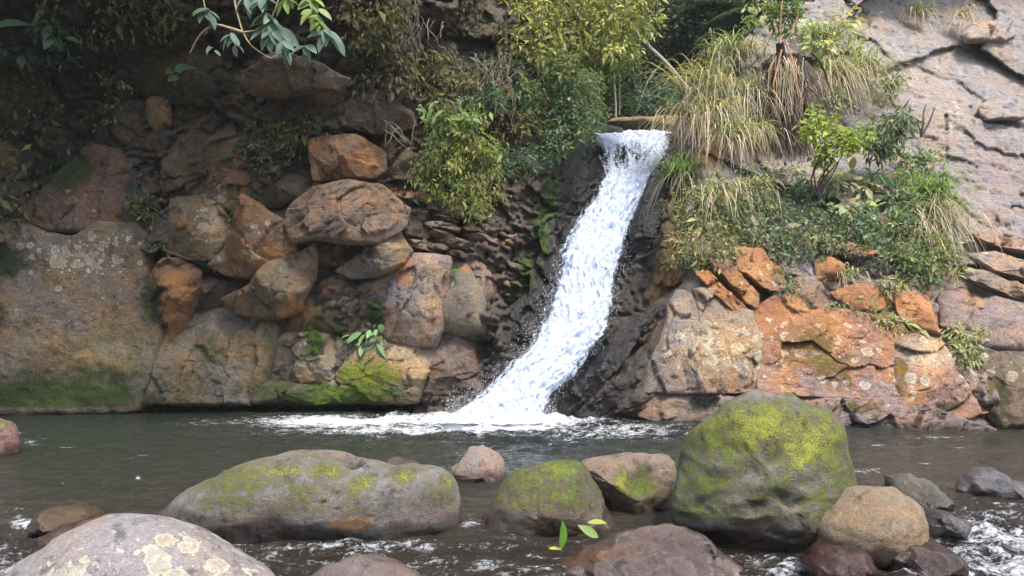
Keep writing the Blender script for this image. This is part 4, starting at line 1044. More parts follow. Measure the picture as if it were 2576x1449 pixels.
def build_fall():
    base = U(1260, 1050, 15.0)
    root = empty("waterfall", tuple(base), "white waterfall rushing down a steep black chute into the dark pool", "waterfall")
    for i, (sd, off, ws, cv) in enumerate(((1, 0.0, 1.0, .82), (2, 0.14, 1.08, .66), (3, 0.26, 1.16, .46))):
        P, Fc, mk = fall_ribbon(sd, off, ws, cv)
        if i == 2:
            P[:, 0] += .10 * fbm(P * np.array([1.2, 1.2, 2.2]), 3)
        o = link("water_sheet", make_mesh("water_sheet", P - base, Fc, M_FALL, {"mask": mk}), root)
    # spray: loose drops thrown off the edges and the foot
    r = np.random.default_rng(3)
    fa = np.array(FALL, float)
    N = 12000
    py = 400 + 660 * r.beta(1.7, 1.0, N)
    L, Rr, Y = np.interp(py, fa[:, 0], fa[:, 1]), np.interp(py, fa[:, 0], fa[:, 2]), np.interp(py, fa[:, 0], fa[:, 3])
    side = r.random(N)
    w = Rr - L
    ex = r.normal(0, 1, N) * (16 + 16 * sstep(600, 1000, py))
    px = np.where(side < .55, L - ex + 12, np.where(side < .75, Rr + ex * .6 - 12, L + w * r.random(N)))
    Yd = Y - .1 - .35 * r.random(N)
    P = U(px, py, Yd)
    M = 6000
    a = r.uniform(0, 1, M)
    sp = U(1120 + 280 * r.random(M), 1050 - 95 * a ** 1.8 * r.random(M), 14.5 + .5 * r.random(M))
    P = np.concatenate([P, sp])
    P[:, 2] = np.maximum(P[:, 2], .03)
    rad = .002 + .008 * r.random(len(P)) ** 4
    oct_v = np.array([(1, 0, 0), (-1, 0, 0), (0, 1, 0), (0, -1, 0), (0, 0, 1.5), (0, 0, -1.5)], float)
    oct_f = np.array([(0, 2, 4), (2, 1, 4), (1, 3, 4), (3, 0, 4), (2, 0, 5), (1, 2, 5), (3, 1, 5), (0, 3, 5)])
    V = (P[:, None] + oct_v[None] * rad[:, None, None]).reshape(-1, 3)
    Fs = (oct_f[None] + 6 * np.arange(len(P))[:, None, None]).reshape(-1, 3)
    o = link("spray", make_mesh("spray", V - base, Fs, M_DROP), root)
    tag(o, kind="stuff")


# ------------------------------------------------------------------ plants
def unit(v):
    return v / np.maximum(np.linalg.norm(v, axis=-1, keepdims=True), 1e-9)


def leaf_geo(P, D, Nn, ln, wd, cols, fold=0.18, curl=0.15):
    """four-cornered folded leaves: root, two shoulders, tip"""
    D = unit(D)
    Sd = unit(np.cross(D, Nn))
    N2 = unit(np.cross(Sd, D))
    ln, wd = ln[:, None], wd[:, None]
    a = P
    l = P + D * ln * .45 + Sd * wd * .5 + N2 * wd * fold
    r_ = P + D * ln * .45 - Sd * wd * .5 + N2 * wd * fold
    tip = P + D * ln - N2 * ln * curl
    V = np.stack([a, l, tip, r_], 1).reshape(-1, 3)
    k = 4 * np.arange(len(P))[:, None]
    Fs = np.concatenate([k + np.array([[0, 2, 1]]), k + np.array([[0, 3, 2]])])
    C = np.repeat(cols, 4, 0)
    return V, Fs, C


def big_leaf_geo(P, D, Nn, ln, wd, cols, curl=0.2):
    """broad leaves with a rounded outline and midrib fold (7 stations)"""
    D = unit(D); Sd = unit(np.cross(D, Nn)); N2 = unit(np.cross(Sd, D))
    st = np.array([0, .12, .3, .5, .7, .88, 1.0])
    wv = np.array([.03, .5, .88, 1.0, .82, .42, .02]) * .5
    Vs = []
    for s, w in zip(st, wv):
        c = P + D * (ln * s)[:, None] - N2 * (ln * curl * s * s)[:, None]
        e = N2 * (wd * w * .35)[:, None]
        Vs += [c + Sd * (wd * w)[:, None] + e, c, c - Sd * (wd * w)[:, None] + e]
    V = np.stack(Vs, 1)
    m = len(Vs)
    f = []
    for i in range(6):
        b = i * 3
        f += [(b, b + 1, b + 4, b + 3), (b + 1, b + 2, b + 5, b + 4)]
    Fs = (np.array(f)[None] + m * np.arange(len(P))[:, None, None]).reshape(-1, 4)
    return V.reshape(-1, 3), Fs, np.repeat(cols, m, 0)


def tube_geo(paths, n=6):
    """paths: list of (points (k,3), radii (k,)) -> one mesh"""
    Vs, Fs, o = [], [], 0
    for pts, rad in paths:
        pts = np.asarray(pts, float)
        k = len(pts)
        tan = unit(np.gradient(pts, axis=0))
        ref = np.array([0.31, 0.9, 0.2]); ref = ref / np.linalg.norm(ref)
        a = unit(np.cross(tan, ref)); b = np.cross(tan, a)
        th = np.arange(n) / n * 2 * math.pi
        ring = pts[:, None] + (a[:, None] * np.cos(th)[None, :, None] + b[:, None] * np.sin(th)[None, :, None]) * np.asarray(rad)[:, None, None]
        Vs.append(ring.reshape(-1, 3))
        i = o + np.arange(k * n).reshape(k, n)
        j = np.roll(i, -1, 1)
        Fs.append(np.stack([i[:-1].ravel(), j[:-1].ravel(), j[1:].ravel(), i[1:].ravel()], 1))
        o += k * n
    return np.concatenate(Vs), np.concatenate(Fs)


def wob(p0, p1, k, amt, r, sag=0.0):
    t = np.linspace(0, 1, k)[:, None]
    L = np.linalg.norm(np.asarray(p1) - np.asarray(p0))
    m = np.asarray(p0) * (1 - t) + np.asarray(p1) * t
    off = r.normal(size=(3, 3)) * amt * L
    for i in range(3):
        m = m + off[i] * np.sin(math.pi * (i + 1) * t) / (i + 1)
    m[:, 2] += (sag * L * np.sin(math.pi * t))[:, 0]
    return m


def sample_poly(poly, n, r):
    p = np.array(poly, float)
    lo, hi = p.min(0), p.max(0)
    out = np.empty((0, 2))
    while len(out) < n:
        q = lo + r.random((n * 3, 2)) * (hi - lo)
        out = np.concatenate([out, q[inpoly(q[:, 0], q[:, 1], poly)]])
    return out[:n]


_pseed = [500]


def shrub(label, poly, Y, thick, n_clump, n_leaf, size, cols, droop=0.4, root_px=None, gain=1.7, up=0.5, name="shrub", cat="shrub", group=None, spread=None, aspect=.42, stem_col=(0.09, 0.07, 0.05), stems=True, clump_r=.22, big=False, wall=True, stem_r=.02, n_stems=16):
    """A leafy shrub: leaf clumps spread through the volume of an outline, carried by thin stems from its root."""
    _pseed[0] += 1
    r = np.random.default_rng(_pseed[0])
    cc = sample_poly(poly, n_clump, r)
    if Y is None:
        Yc = WY(cc[:, 0], cc[:, 1]) - .25 - thick * r.random(n_clump)
    else:
        Yc = Y + thick * (r.random(n_clump) - .5) * 2
    C = U(cc[:, 0], cc[:, 1], Yc)
    pc = np.array(poly, float).mean(0)
    rp = root_px or (pc[0], np.array(poly)[:, 1].max() - 8)
    Yr = (WY(np.array([rp[0]]), np.array([rp[1]]))[0] + .1) if Y is None else Y + thick * .4
    root = U(rp[0], rp[1], Yr)
    o = empty(name, tuple(root), label, cat, group)
    ci = r.integers(0, n_clump, n_leaf)
    csz = clump_r * (.6 + .8 * r.random(n_clump))
    off = r.normal(size=(n_leaf, 3)) * np.array([1, .8, .75]) * csz[ci][:, None] * .6
    P = C[ci] + off
    P[:, 2] -= droop * .35 * np.abs(r.normal(size=n_leaf)) * csz[ci]
    D = unit(off + 1e-4) * (1 - droop) + np.array([0, -.15, -1.0]) * droop + r.normal(size=(n_leaf, 3)) * .45
    Nn = r.normal(size=(n_leaf, 3)) * .6 + np.array([0, -.45, up])
    ln = size * np.exp(r.normal(size=n_leaf) * .42)
    cb = np.array(cols, float) * gain
    cl = cb[r.integers(0, len(cb), n_clump)][ci] * .6 + cb[r.integers(0, len(cb), n_leaf)] * .4
    cl = cl * (.7 + .6 * r.random((n_leaf, 1)))
    geo = big_leaf_geo if big else leaf_geo
    V, Fs, Cc = geo(P, D, Nn, ln, ln * aspect, cl)
    link("foliage", make_mesh("foliage", V - root, Fs, M_LEAF, {"tint": Cc}, smooth=big), o)
    if stems:
        ns = min(n_clump, n_stems)
        paths = []
        for k in r.permutation(n_clump)[:ns]:
            pts = wob(root, C[k], 8, .06, r, .06)
            paths.append((pts, np.linspace(stem_r, stem_r * .3, 8)))
        V, Fs = tube_geo(paths, 5)
        link("stem", make_mesh("stem", V - root, Fs, M_BARK, {"tint": np.tile(np.array(stem_col), (len(V), 1))}), o)
    return o


def tussock(label, px, py, rad_px, n, cols, Y=None, hang=.9, lean=(0, 0), name="grass_tussock", cat="grass tussock", group="grass tussocks on the right cliff", w=.011, lift=.3, dry=None, dry_n=0, dry_len=1.3):
    """A tussock of long arching blades; `dry` adds dead straw hanging below."""
    _pseed[0] += 1
    r = np.random.default_rng(_pseed[0])
    Yc = (WY(np.array([px]), np.array([py]))[0] - lift) if Y is None else Y
    root = U(px, py, Yc)
    L0 = rad_px * Yc / F_PX
    o = empty(name, tuple(root), label, cat, group)

    def blades(m, Lm, up, hang_, cols_, wid):
        az = r.uniform(0, 2 * math.pi, m)
        out = np.stack([np.cos(az) + lean[0], np.sin(az) * .8 - .35, np.zeros(m)], 1)
        L = Lm * (.35 + .95 * r.random(m))
        st = np.linspace(0, 1, 8)
        sp = (.25 + .75 * r.random(m))
        upk = up * (.5 + .7 * r.random(m)) + lean[1]
        base = r.normal(size=(m, 3)) * np.array([.42, .12, .2]) * Lm * .6
        V = []
        for s in st:
            p = base + out * (L * sp * s)[:, None]
            p[:, 2] += L * (upk * s - hang_ * (s ** 2.2) * (.6 + .6 * sp))
            side = unit(np.stack([-out[:, 1], out[:, 0], np.zeros(m)], 1) + r.normal(size=(m, 3)) * .05)
            ww = wid * (1 - s ** 2) * (.7 + .3 * (s > .05)) + .0012
            V += [p + side * ww, p - side * ww]
        V = np.stack(V, 1)
        f = np.array([(2 * i, 2 * i + 1, 2 * i + 3, 2 * i + 2) for i in range(7)])
        Fs = (f[None] + 16 * np.arange(m)[:, None, None]).reshape(-1, 4)
        cb = np.array(cols_, float)
        c = cb[r.integers(0, len(cb), m)] * (.7 + .6 * r.random((m, 1)))
        return V.reshape(-1, 3), Fs, np.repeat(c, 16, 0)

    V, Fs, C = blades(int(n * .9), L0 * 1.25, .85, hang, cols, w)
    link("blades", make_mesh("blades", V, Fs, M_GRASS, {"tint": C}), o)
    if dry:
        V, Fs, C = blades(int(dry_n * .8), L0 * dry_len, .25, 1.1, dry, w * .7)
        link("dead_blades", make_mesh("dead_blades", V, Fs, M_GRASS, {"tint": C}), o)
    return o


OLIVE = [(0.11, 0.105, 0.035), (0.085, 0.085, 0.03), (0.13, 0.11, 0.05), (0.07, 0.075, 0.03)]
DULL = [(0.10, 0.085, 0.045), (0.075, 0.07, 0.035), (0.13, 0.10, 0.06), (0.06, 0.065, 0.03)]
GREEN = [(0.055, 0.09, 0.03), (0.045, 0.075, 0.028), (0.075, 0.11, 0.035), (0.04, 0.06, 0.026)]
BLUEG = [(0.04, 0.075, 0.045), (0.055, 0.09, 0.055), (0.03, 0.055, 0.032), (0.07, 0.11, 0.07)]
YELG = [(0.16, 0.18, 0.035), (0.12, 0.15, 0.03), (0.2, 0.19, 0.05), (0.1, 0.12, 0.03)]
LIGHT = [(0.10, 0.15, 0.05), (0.13, 0.18, 0.06), (0.08, 0.12, 0.04)]
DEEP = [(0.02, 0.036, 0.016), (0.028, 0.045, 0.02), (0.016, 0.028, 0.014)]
STRAW = [(0.46, 0.39, 0.27), (0.36, 0.29, 0.19), (0.55, 0.48, 0.36), (0.28, 0.21, 0.14)]
BLADE = [(0.16, 0.22, 0.08), (0.24, 0.29, 0.12), (0.12, 0.17, 0.06), (0.36, 0.38, 0.22), (0.42, 0.37, 0.25)]


def build_left_plants():
    G = "shrubs hanging over the left cliff"
    shrub("bright yellow green shrub hanging lowest over the left cliff", [(1045, 330), (1110, 270), (1180, 260), (1240, 330), (1262, 420), (1250, 480), (1222, 530), (1150, 525), (1070, 480), (1045, 420)], 16.3, .35, 70, 5200, .082, YELG + LIGHT + OLIVE, .8, (1120, 250), group=G, aspect=.36)
    shrub("dull olive shrub with drooping dry leaves left of the yellow green shrub", [(868, 130), (960, 60), (1010, 80), (1034, 170), (1044, 230), (960, 235), (900, 215)], 16.2, .4, 60, 2200, .11, DULL, .75, (980, 40), group=G)
    shrub("thin olive shrub trailing down the slope above the yellow green shrub", [(1030, 110), (1100, 130), (1180, 190), (1236, 300), (1190, 300), (1060, 260)], 16.7, .35, 60, 2800, .09, OLIVE + DULL, .65, (1080, 110), group=G)
    shrub("large fine leaved dark green shrub beside the top of the fall", [(1180, 180), (1300, 120), (1420, 130), (1500, 200), (1504, 290), (1440, 360), (1380, 400), (1300, 392), (1240, 330), (1200, 260)], 17.6, .7, 120, 6500, .10, BLUEG + GREEN + OLIVE, .35, (1330, 390), up=.8, group=G)
    shrub("big yellow olive shrub crown at the top centre", [(1200, -80), (1660, -80), (1640, 80), (1560, 140), (1440, 175), (1330, 140), (1260, 80)], 18.2, .9, 150, 7000, .125, [(0.17, 0.17, 0.06), (0.12, 0.13, 0.045), (0.09, 0.10, 0.04), (0.23, 0.22, 0.085)], .5, (1420, 200), up=.8, gain=2.0, group=G)
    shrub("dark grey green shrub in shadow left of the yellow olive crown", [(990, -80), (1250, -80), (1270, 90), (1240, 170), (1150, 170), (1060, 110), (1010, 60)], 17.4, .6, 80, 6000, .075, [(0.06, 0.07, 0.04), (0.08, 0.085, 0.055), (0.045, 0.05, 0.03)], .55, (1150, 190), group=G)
    shrub("low spray of small dark leaves above the pink rock left of the fall", [(1228, 372), (1330, 378), (1400, 396), (1330, 432), (1262, 444), (1232, 412)], 17.1, .25, 30, 2200, .06, BLUEG, .3, (1240, 390), group=G)
    shrub("brown olive shrub hanging from the top edge left of the dark crown", [(845, -80), (1010, -80), (1016, 80), (962, 150), (890, 120), (850, 40)], 15.6, .5, 70, 2600, .11, DULL + OLIVE, .75, (930, -60), group=G)
    shrub("light green leafy branch reaching right over the dark forest gap", [(1470, 70), (1560, 90), (1632, 150), (1590, 172), (1500, 185)], 18.8, .4, 26, 1000, .13, LIGHT, .35, (1450, 130), group=G)
    shrub("shrub with paler leaves on the right flank of the large dark green shrub", [(1380, 200), (1500, 190), (1520, 300), (1470, 345), (1400, 340)], 17.4, .4, 40, 3600, .07, [(0.075, 0.12, 0.065), (0.10, 0.14, 0.07), (0.06, 0.09, 0.05)], .35, (1440, 370), group=G)
    shrub("small fern like tuft with long leaflets above the yellow green shrub", [(1190, 195), (1240, 230), (1250, 260), (1200, 250)], 16.5, .15, 8, 130, .17, BLUEG, .3, (1220, 270), group=G, big=True, aspect=.25)
    shrub("cluster of bigger pale green leaves at the top of the yellow green shrub", [(1070, 250), (1130, 255), (1180, 300), (1170, 330), (1100, 330)], 16.0, .15, 12, 170, .17, LIGHT, .6, (1110, 250), group=G, big=True, aspect=.35)
    K = "small plants growing on the shadowed left cliff"
    for (lb, poly, n, sz, cl) in [
        ("upper blue green seedling cluster near the top left corner", [(90, 70), (120, 45), (145, 60), (150, 85), (110, 92)], 90, .2, BLUEG),
        ("leafy seedling cluster cut by the left edge near the top", [(0, 110), (50, 100), (72, 130), (30, 145), (0, 140)], 70, .19, BLUEG),
        ("lower blue green seedling cluster right of the one at the left edge", [(85, 120), (150, 100), (182, 140), (150, 160), (95, 145)], 110, .17, BLUEG),
        ("three leaved sprig above the tall moss stained block", [(430, 168), (466, 165), (468, 190), (440, 195)], 16, .2, LIGHT),
        ("two leaved sprig right of the three leaved sprig", [(480, 165), (502, 165), (502, 186), (484, 184)], 7, .18, BLUEG),
        ("pale leaved twig in the dark cleft above the small orange rock", [(438, 245), (470, 242), (468, 272), (444, 276)], 14, .14, BLUEG),
        ("rosette of long blue green leaves left of the tall moss stained block", [(318, 428), (370, 428), (372, 458), (330, 462)], 22, .26, [(0.06, 0.11, 0.09), (0.05, 0.09, 0.075)]),
        ("bushy seedling in the dark hollow right of the tall block", [(610, 360), (660, 330), (690, 370), (680, 430), (640, 425)], 160, .13, GREEN + BLUEG),
        ("low leafy tuft right of the bushy seedling", [(690, 390), (735, 370), (740, 410), (700, 415)], 60, .11, GREEN),
        ("trailing leaves between the white crusted rock and the ring lichen boulder", [(570, 520), (610, 480), (622, 520), (596, 590), (566, 590)], 150, .11, GREEN),
        ("tiny bright plant below the white crusted rock", [(405, 592), (420, 590), (420, 622), (408, 622)], 20, .10, LIGHT),
        ("trailing green growth between the red brown boulder and the tall block", [(320, 500), (380, 480), (390, 560), (350, 580), (330, 540)], 170, .10, GREEN + OLIVE),
        ("small bright two leaved seedling at the left above the fallen leaves", [(40, 400), (60, 398), (62, 420), (44, 424)], 6, .2, LIGHT),
        ("bright green big leaved plant on the mossy rocks near the waterline", [(890, 805), (930, 810), (958, 838), (950, 856), (905, 838)], 46, .22, [(0.14, 0.22, 0.11), (0.10, 0.17, 0.08)]),
        ("small green plant on top of the large purple grey boulder", [(1110, 665), (1130, 668), (1132, 692), (1114, 696)], 30, .12, LIGHT),
        ("tiny sprig on the ledge under the rust coloured block", [(975, 490), (990, 486), (992, 500), (978, 502)], 10, .11, BLUEG),
        ("twin leaf sprig right of the tiny ledge sprig", [(1018, 486), (1036, 484), (1038, 498), (1022, 500)], 9, .12, BLUEG),
        ("pale scrambling twig with small leaves on the dark left slope", [(270, 190), (300, 180), (305, 250), (280, 320), (262, 300)], 170, .09, OLIVE + LIGHT),
    ]:
        shrub(lb, poly, None, .15, max(4, n // 12), n, sz, cl, .35, None, up=.9, name="plant", cat="plant", group=K, clump_r=.12 + sz * .3, big=sz > .15, aspect=.42, stem_r=.01, stem_col=(0.07, 0.065, 0.035))
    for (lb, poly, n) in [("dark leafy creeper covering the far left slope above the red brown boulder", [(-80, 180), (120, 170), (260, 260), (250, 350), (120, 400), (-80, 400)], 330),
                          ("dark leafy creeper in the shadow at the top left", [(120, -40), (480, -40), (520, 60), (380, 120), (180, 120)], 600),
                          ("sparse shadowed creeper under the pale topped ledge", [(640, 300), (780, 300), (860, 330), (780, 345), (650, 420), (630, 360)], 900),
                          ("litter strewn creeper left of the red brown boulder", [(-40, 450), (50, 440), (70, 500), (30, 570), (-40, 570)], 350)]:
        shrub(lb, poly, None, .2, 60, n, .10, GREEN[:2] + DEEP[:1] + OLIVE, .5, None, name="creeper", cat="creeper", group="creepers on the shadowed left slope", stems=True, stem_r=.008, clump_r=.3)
    # big-leaved branch hanging into the picture
    r = np.random.default_rng(77)
    Yb = 9.0
    root = U(585, -60, Yb)
    o = empty("branch", tuple(root), "pale bare branch with big fan shaped leaf clusters hanging in at the top left", "tree branch")
    B = [[(560, -420), (570, -240), (585, -60), (590, 0), (600, 45), (612, 82), (630, 112), (660, 135), (686, 147), (706, 130), (712, 105)], [(612, 82), (575, 70), (548, 64), (520, 74), (498, 96), (478, 135)], [(612, 82), (645, 75), (672, 55), (690, 30), (706, -40), (690, -180)], [(690, -400), (705, -200), (740, -40), (770, 0), (800, 50), (815, 85)], [(548, 64), (530, 50), (520, 42)], [(686, 147), (730, 118), (735, 100)], [(540, -380), (515, -200), (500, -60), (512, 0), (518, 30)], [(700, -300), (720, -60), (722, -10), (720, 5)]]
    paths = []
    for i, b in enumerate(B):
        b = smooth_closed(b + b[::-1], 120, 0)[:60]
        p = U(b[:, 0], b[:, 1], Yb + .15 * math.sin(i * 2.1) * np.linspace(0, 1, 60))
        paths.append((p, np.linspace(.022 if i < 2 else .013, .007, 60)))
    V, Fs = tube_geo(paths, 7)
    link("twigs", make_mesh("twigs", V - root, Fs, M_BARK, {"tint": np.tile((0.26, 0.2, 0.11), (len(V), 1))}), o)
    CL = [(520, 40, 8, .2, 0), (582, 100, 6, .2, 0), (625, 8, 7, .22, 0), (660, 5, 6, .22, 0), (690, 72, 11, .34, 0), (672, 48, 5, .24, 0), (716, 122, 5, .22, 0), (770, 128, 5, .26, 0), (722, 8, 6, .22, 1), (782, 10, 6, .22, 1), (790, 35, 5, .22, 1), (800, 60, 5, .22, 1), (822, 90, 5, .3, 0), (532, 130, 3, .12, 0), (590, 125, 4, .14, 0)]
    Ps, Ds, Ls, Cs = [], [], [], []
    for (x, y, n, L, y_) in CL:
        c = U(x, y - 12, Yb - .05 + r.normal() * .08)
        for k in range(n):
            a = math.radians(-160 + 140 * (k + .5) / n + r.normal() * 12)
            Ps.append(c + r.normal(size=3) * .02)
            Ds.append((math.cos(a) * 1.0, -.3 + r.normal() * .25, math.sin(a) * .9))
            Ls.append(L * (.75 + .45 * r.random()))
            Cs.append(np.array([(0.11, 0.17, 0.13), (0.17, 0.24, 0.07)][y_]) * (.75 + .5 * r.random()))  # second colour is brighter: light on those clusters put into the leaf tint
    Ps, Ds, Ls, Cs = map(np.array, (Ps, Ds, Ls, Cs))
    Nn = np.tile((0, -.6, .8), (len(Ps), 1)) + r.normal(size=(len(Ps), 3)) * .25
    V, Fs, C = big_leaf_geo(Ps, Ds, Nn, Ls, Ls * .42, Cs, .22)
    link("foliage", make_mesh("foliage", V - root, Fs, M_LEAF, {"tint": C}), o)


def build_vines():
    r = np.random.default_rng(31)
    for lb, x0, x1, y0, y1, n, col in [
        ("bundle of thin brown roots hanging at the top left of the dark crown", 985, 1060, -30, 150, 34, (0.13, 0.10, 0.08)),
        ("tangle of thin bare twigs between the yellow green shrub and the dark green shrub", 1180, 1300, 120, 330, 26, (0.12, 0.095, 0.075)),
        ("forked pale dry twig standing in front of the dark grey green shrub", 1065, 1120, 40, 130, 5, (0.26, 0.22, 0.17)),
        ("bare roots reaching left from under the yellow green shrub", 960, 1050, 300, 380, 9, (0.22, 0.17, 0.11))]:
        Y = float(WY(np.array([(x0 + x1) / 2]), np.array([(y0 + y1) / 2]))[0]) - .75
        root = U((x0 + x1) / 2, y0, Y)
        paths = []
        for k in range(n):
            a = U(r.uniform(x0, x1), y0 + r.uniform(0, .4) * (y1 - y0), Y + r.normal() * .12)
            b = U(r.uniform(x0, x1), y0 + r.uniform(.6, 1) * (y1 - y0), Y + r.normal() * .12)
            paths.append((wob(a, b, 12, .05, r), np.linspace(.011, .005, 12)))
        V, Fs = tube_geo(paths, 5)
        o = link("hanging_roots", make_mesh("hanging_roots", V - root, Fs, M_BARK, {"tint": np.tile(col, (len(V), 1))}), None, tuple(root))
        tag(o, lb, "roots", "bare twigs and roots on the left cliff")


def build_right_plants():
    ts = [
        ("pale arching tussock on the crest left of the orange earth patch", 1850, 140, 95, 260, BLADE, (-.2, .1), STRAW, 200),
        ("tussock leaning far left over the gap from the crest", 1795, 215, 125, 150, BLADE + STRAW[:2], (-.6, .1), STRAW, 160),
        ("straw tipped tussock between the crest tussock and the tree fern", 1880, 240, 90, 220, BLADE, (.1, 0), STRAW, 260),
        ("wispy tussock hanging left beside the lip of the fall", 1752, 290, 110, 90, BLADE + STRAW[:1], (-.7, 0), STRAW, 220),
        ("straw coloured tussock above the orange earth patch", 1800, 290, 85, 160, STRAW + BLADE, (0, 0), STRAW, 260),
        ("bright green tussock right beside the fall", 1722, 440, 75, 300, [(0.12, 0.22, 0.05), (0.17, 0.26, 0.07)], (-.1, .1), STRAW, 160),
        ("tussock with long blades over the orange earth patch", 1845, 345, 85, 140, BLADE, (.1, .1), STRAW, 160),
        ("short tussock at the left foot of the tree fern", 1905, 330, 60, 120, BLADE, (0, 0), STRAW, 150),
        ("green tussock on the crest right of the tree fern", 2070, 95, 70, 200, BLADE, (.1, .1), None, 0),
        ("tussock with long hanging straw on the ledge right of the tree fern", 2105, 185, 90, 160, BLADE, (.1, 0), STRAW, 420),
        ("loose green tussock at the right end of the straw ledge", 2180, 170, 70, 180, BLADE, (.2, .1), STRAW, 120),
        ("straw tussock hanging over the middle of the leafy slope", 1800, 490, 70, 90, BLADE, (0, 0), STRAW, 230),
        ("tall bright green tussock at the right end of the leafy slope", 2335, 495, 85, 300, [(0.16, 0.27, 0.06), (0.22, 0.32, 0.09), (0.12, 0.2, 0.05)], (.1, .3), None, 0),
        ("pale tussock with straw trailing far below the tall bright green tussock", 2350, 540, 105, 190, BLADE + STRAW[:1], (0, 0), STRAW, 380),
        ("narrow straw tussock left of the small yellow green shrub", 1880, 470, 60, 80, STRAW, (0, 0), STRAW, 140),
        ("small dull tussock on the upper right bare slope", 2310, 30, 50, 110, [(0.16, 0.18, 0.1), (0.2, 0.2, 0.12)], (0, 0), STRAW, 50),
        ("thin straw tussock near the top right slab", 2420, 40, 45, 60, STRAW, (0, 0), STRAW, 50),
        ("low tussock among the orange rocks below the leafy slope", 2130, 690, 40, 120, BLADE, (0, 0), STRAW, 60),
    ]
    for lb, x, y, rp, n, c, ln, dr, dn in ts:
        tussock(lb, x, y, rp, n, c, lean=ln, dry=dr, dry_n=dn)
    # tree fern with a skirt of dead fronds
    r = np.random.default_rng(21)
    Yf = WY(np.array([1985]), np.array([240]))[0] - .55
    root = U(1990, 380, Yf + .3)
    o = empty("tree_fern", tuple(root), "tree fern with a dark skirt of hanging dead fronds on the right cliff", "tree fern")
    pts = np.array([U(1990, 380, Yf + .2), U(1985, 280, Yf), U(1970, 180, Yf), U(1962, 110, Yf)])
    V, Fs = tube_geo([(pts, [.16, .15, .13, .1])], 9)
    link("trunk", make_mesh("trunk", V - root, Fs, M_BARK, {"tint": np.tile((0.05, 0.035, 0.03), (len(V), 1))}), o)
    P, D = [], []
    for k in range(260):
        x0, y0 = 1975 + r.normal() * 22, r.uniform(130, 300)
        L = r.uniform(90, 200)
        a = U(x0, y0, Yf - .1 - .25 * r.random()); b = U(x0 + (x0 - 1975) * 1.1 + 18 * (y0 > 200) + r.normal() * 10, min(y0 + L, 400 + r.normal() * 12), Yf - .25 - .25 * r.random())
        P.append((a, b))
    def ribbons(pairs, wid, cols, seg=6, sag=.12):
        Vs, Fs, Cs = [], [], []
        for i, (a, b) in enumerate(pairs):
            p = wob(a, b, seg + 1, .04, r, sag)
            wv = wid * (1 - .8 * np.linspace(0, 1, seg + 1))[:, None]
            ang = r.uniform(-1, 1); sd = np.array([math.cos(ang), math.sin(ang), 0])
            Vs.append(np.stack([p + sd * wv, p - sd * wv], 1).reshape(-1, 3))
            f = np.array([(2 * j, 2 * j + 1, 2 * j + 3, 2 * j + 2) for j in range(seg)]) + i * (seg + 1) * 2
            Fs.append(f)
            c = np.array(cols[r.integers(0, len(cols))]) * (.7 + .6 * r.random())
            Cs.append(np.tile(c, ((seg + 1) * 2, 1)))
        return np.concatenate(Vs), np.concatenate(Fs), np.concatenate(Cs)
    V, Fs, C = ribbons(P, .03, [(0.055, 0.03, 0.03), (0.08, 0.045, 0.04), (0.04, 0.025, 0.025), (0.1, 0.06, 0.045)])
    link("dead_fronds", make_mesh("dead_fronds", V - root, Fs, M_GRASS, {"tint": C}), o)
    P = []
    for k in range(70):
        x0 = 1978 + r.normal() * 18
        P.append((U(x0, 140 + 30 * r.random(), Yf - .4), U(x0 + r.normal() * 14, r.uniform(210, 310), Yf - .5 - .1 * r.random())))
    V, Fs, C = ribbons(P, .012, STRAW)
    link("straw_skirt", make_mesh("straw_skirt", V - root, Fs, M_GRASS, {"tint": C}), o)
    for pth in ([(1966, 125), (1955, 170), (1946, 210), (1950, 240)], [(1978, 110), (1995, 160), (2005, 210), (2022, 270)], [(1962, 110), (1964, 40), (1970, -20)], [(1975, 110), (2000, 60), (2012, 10)]):
        q = smooth_closed(pth + pth[::-1], 32, 0)[:16]
        p = U(q[:, 0], q[:, 1], Yf - .6)
        V, Fs = tube_geo([(p, np.linspace(.022, .01, 16))], 6)
        link("frond_stalk", make_mesh("frond_stalk", V - root, Fs, M_BARK, {"tint": np.tile((0.42, 0.2, 0.11), (len(V), 1))}), o)
    ff, fs, fc = [], [], []
    nn = 420
    cc = sample_poly([(1930, 0), (1965, 10), (2010, -10), (2020, 40), (1990, 90), (1950, 100), (1930, 60)], nn, r)
    Pp = U(cc[:, 0], cc[:, 1], Yf - .2 - .4 * r.random(nn))
    V, Fs, C = leaf_geo(Pp, r.normal(size=(nn, 3)) + np.array([0, -.2, -.3]), r.normal(size=(nn, 3)) * .5 + np.array([0, -.4, .8]), .1 + .09 * r.random(nn), .05 + .03 * r.random(nn), np.array(LIGHT)[r.integers(0, 3, nn)])
    link("foliage", make_mesh("foliage", V - root, Fs, M_LEAF, {"tint": C}), o)

    G = "shrubs on the leafy slope of the right cliff"
    shrub("small yellow green shrub on thin bare stems in the middle of the right cliff", [(2008, 310), (2050, 270), (2090, 285), (2110, 320), (2170, 315), (2200, 340), (2160, 370), (2110, 375), (2090, 410), (2050, 400), (2030, 350)], 16.3, .3, 38, 900, .115, [(0.2, 0.27, 0.045), (0.26, 0.3, 0.06), (0.15, 0.21, 0.04)], .3, (2062, 500), up=.9, gain=1.05, clump_r=.16, aspect=.5, stem_col=(0.05, 0.03, 0.03), stem_r=.022, n_stems=7)
    shrub("dark shrub with narrow pale edged leaves right of the yellow green shrub", [(2170, 340), (2210, 300), (2270, 270), (2292, 310), (2260, 350), (2240, 400), (2200, 400), (2180, 380)], 16.8, .3, 40, 1100, .15, [(0.03, 0.045, 0.02), (0.1, 0.12, 0.07), (0.05, 0.07, 0.03), (0.16, 0.17, 0.12)], .5, (2230, 400), clump_r=.16, aspect=.26)
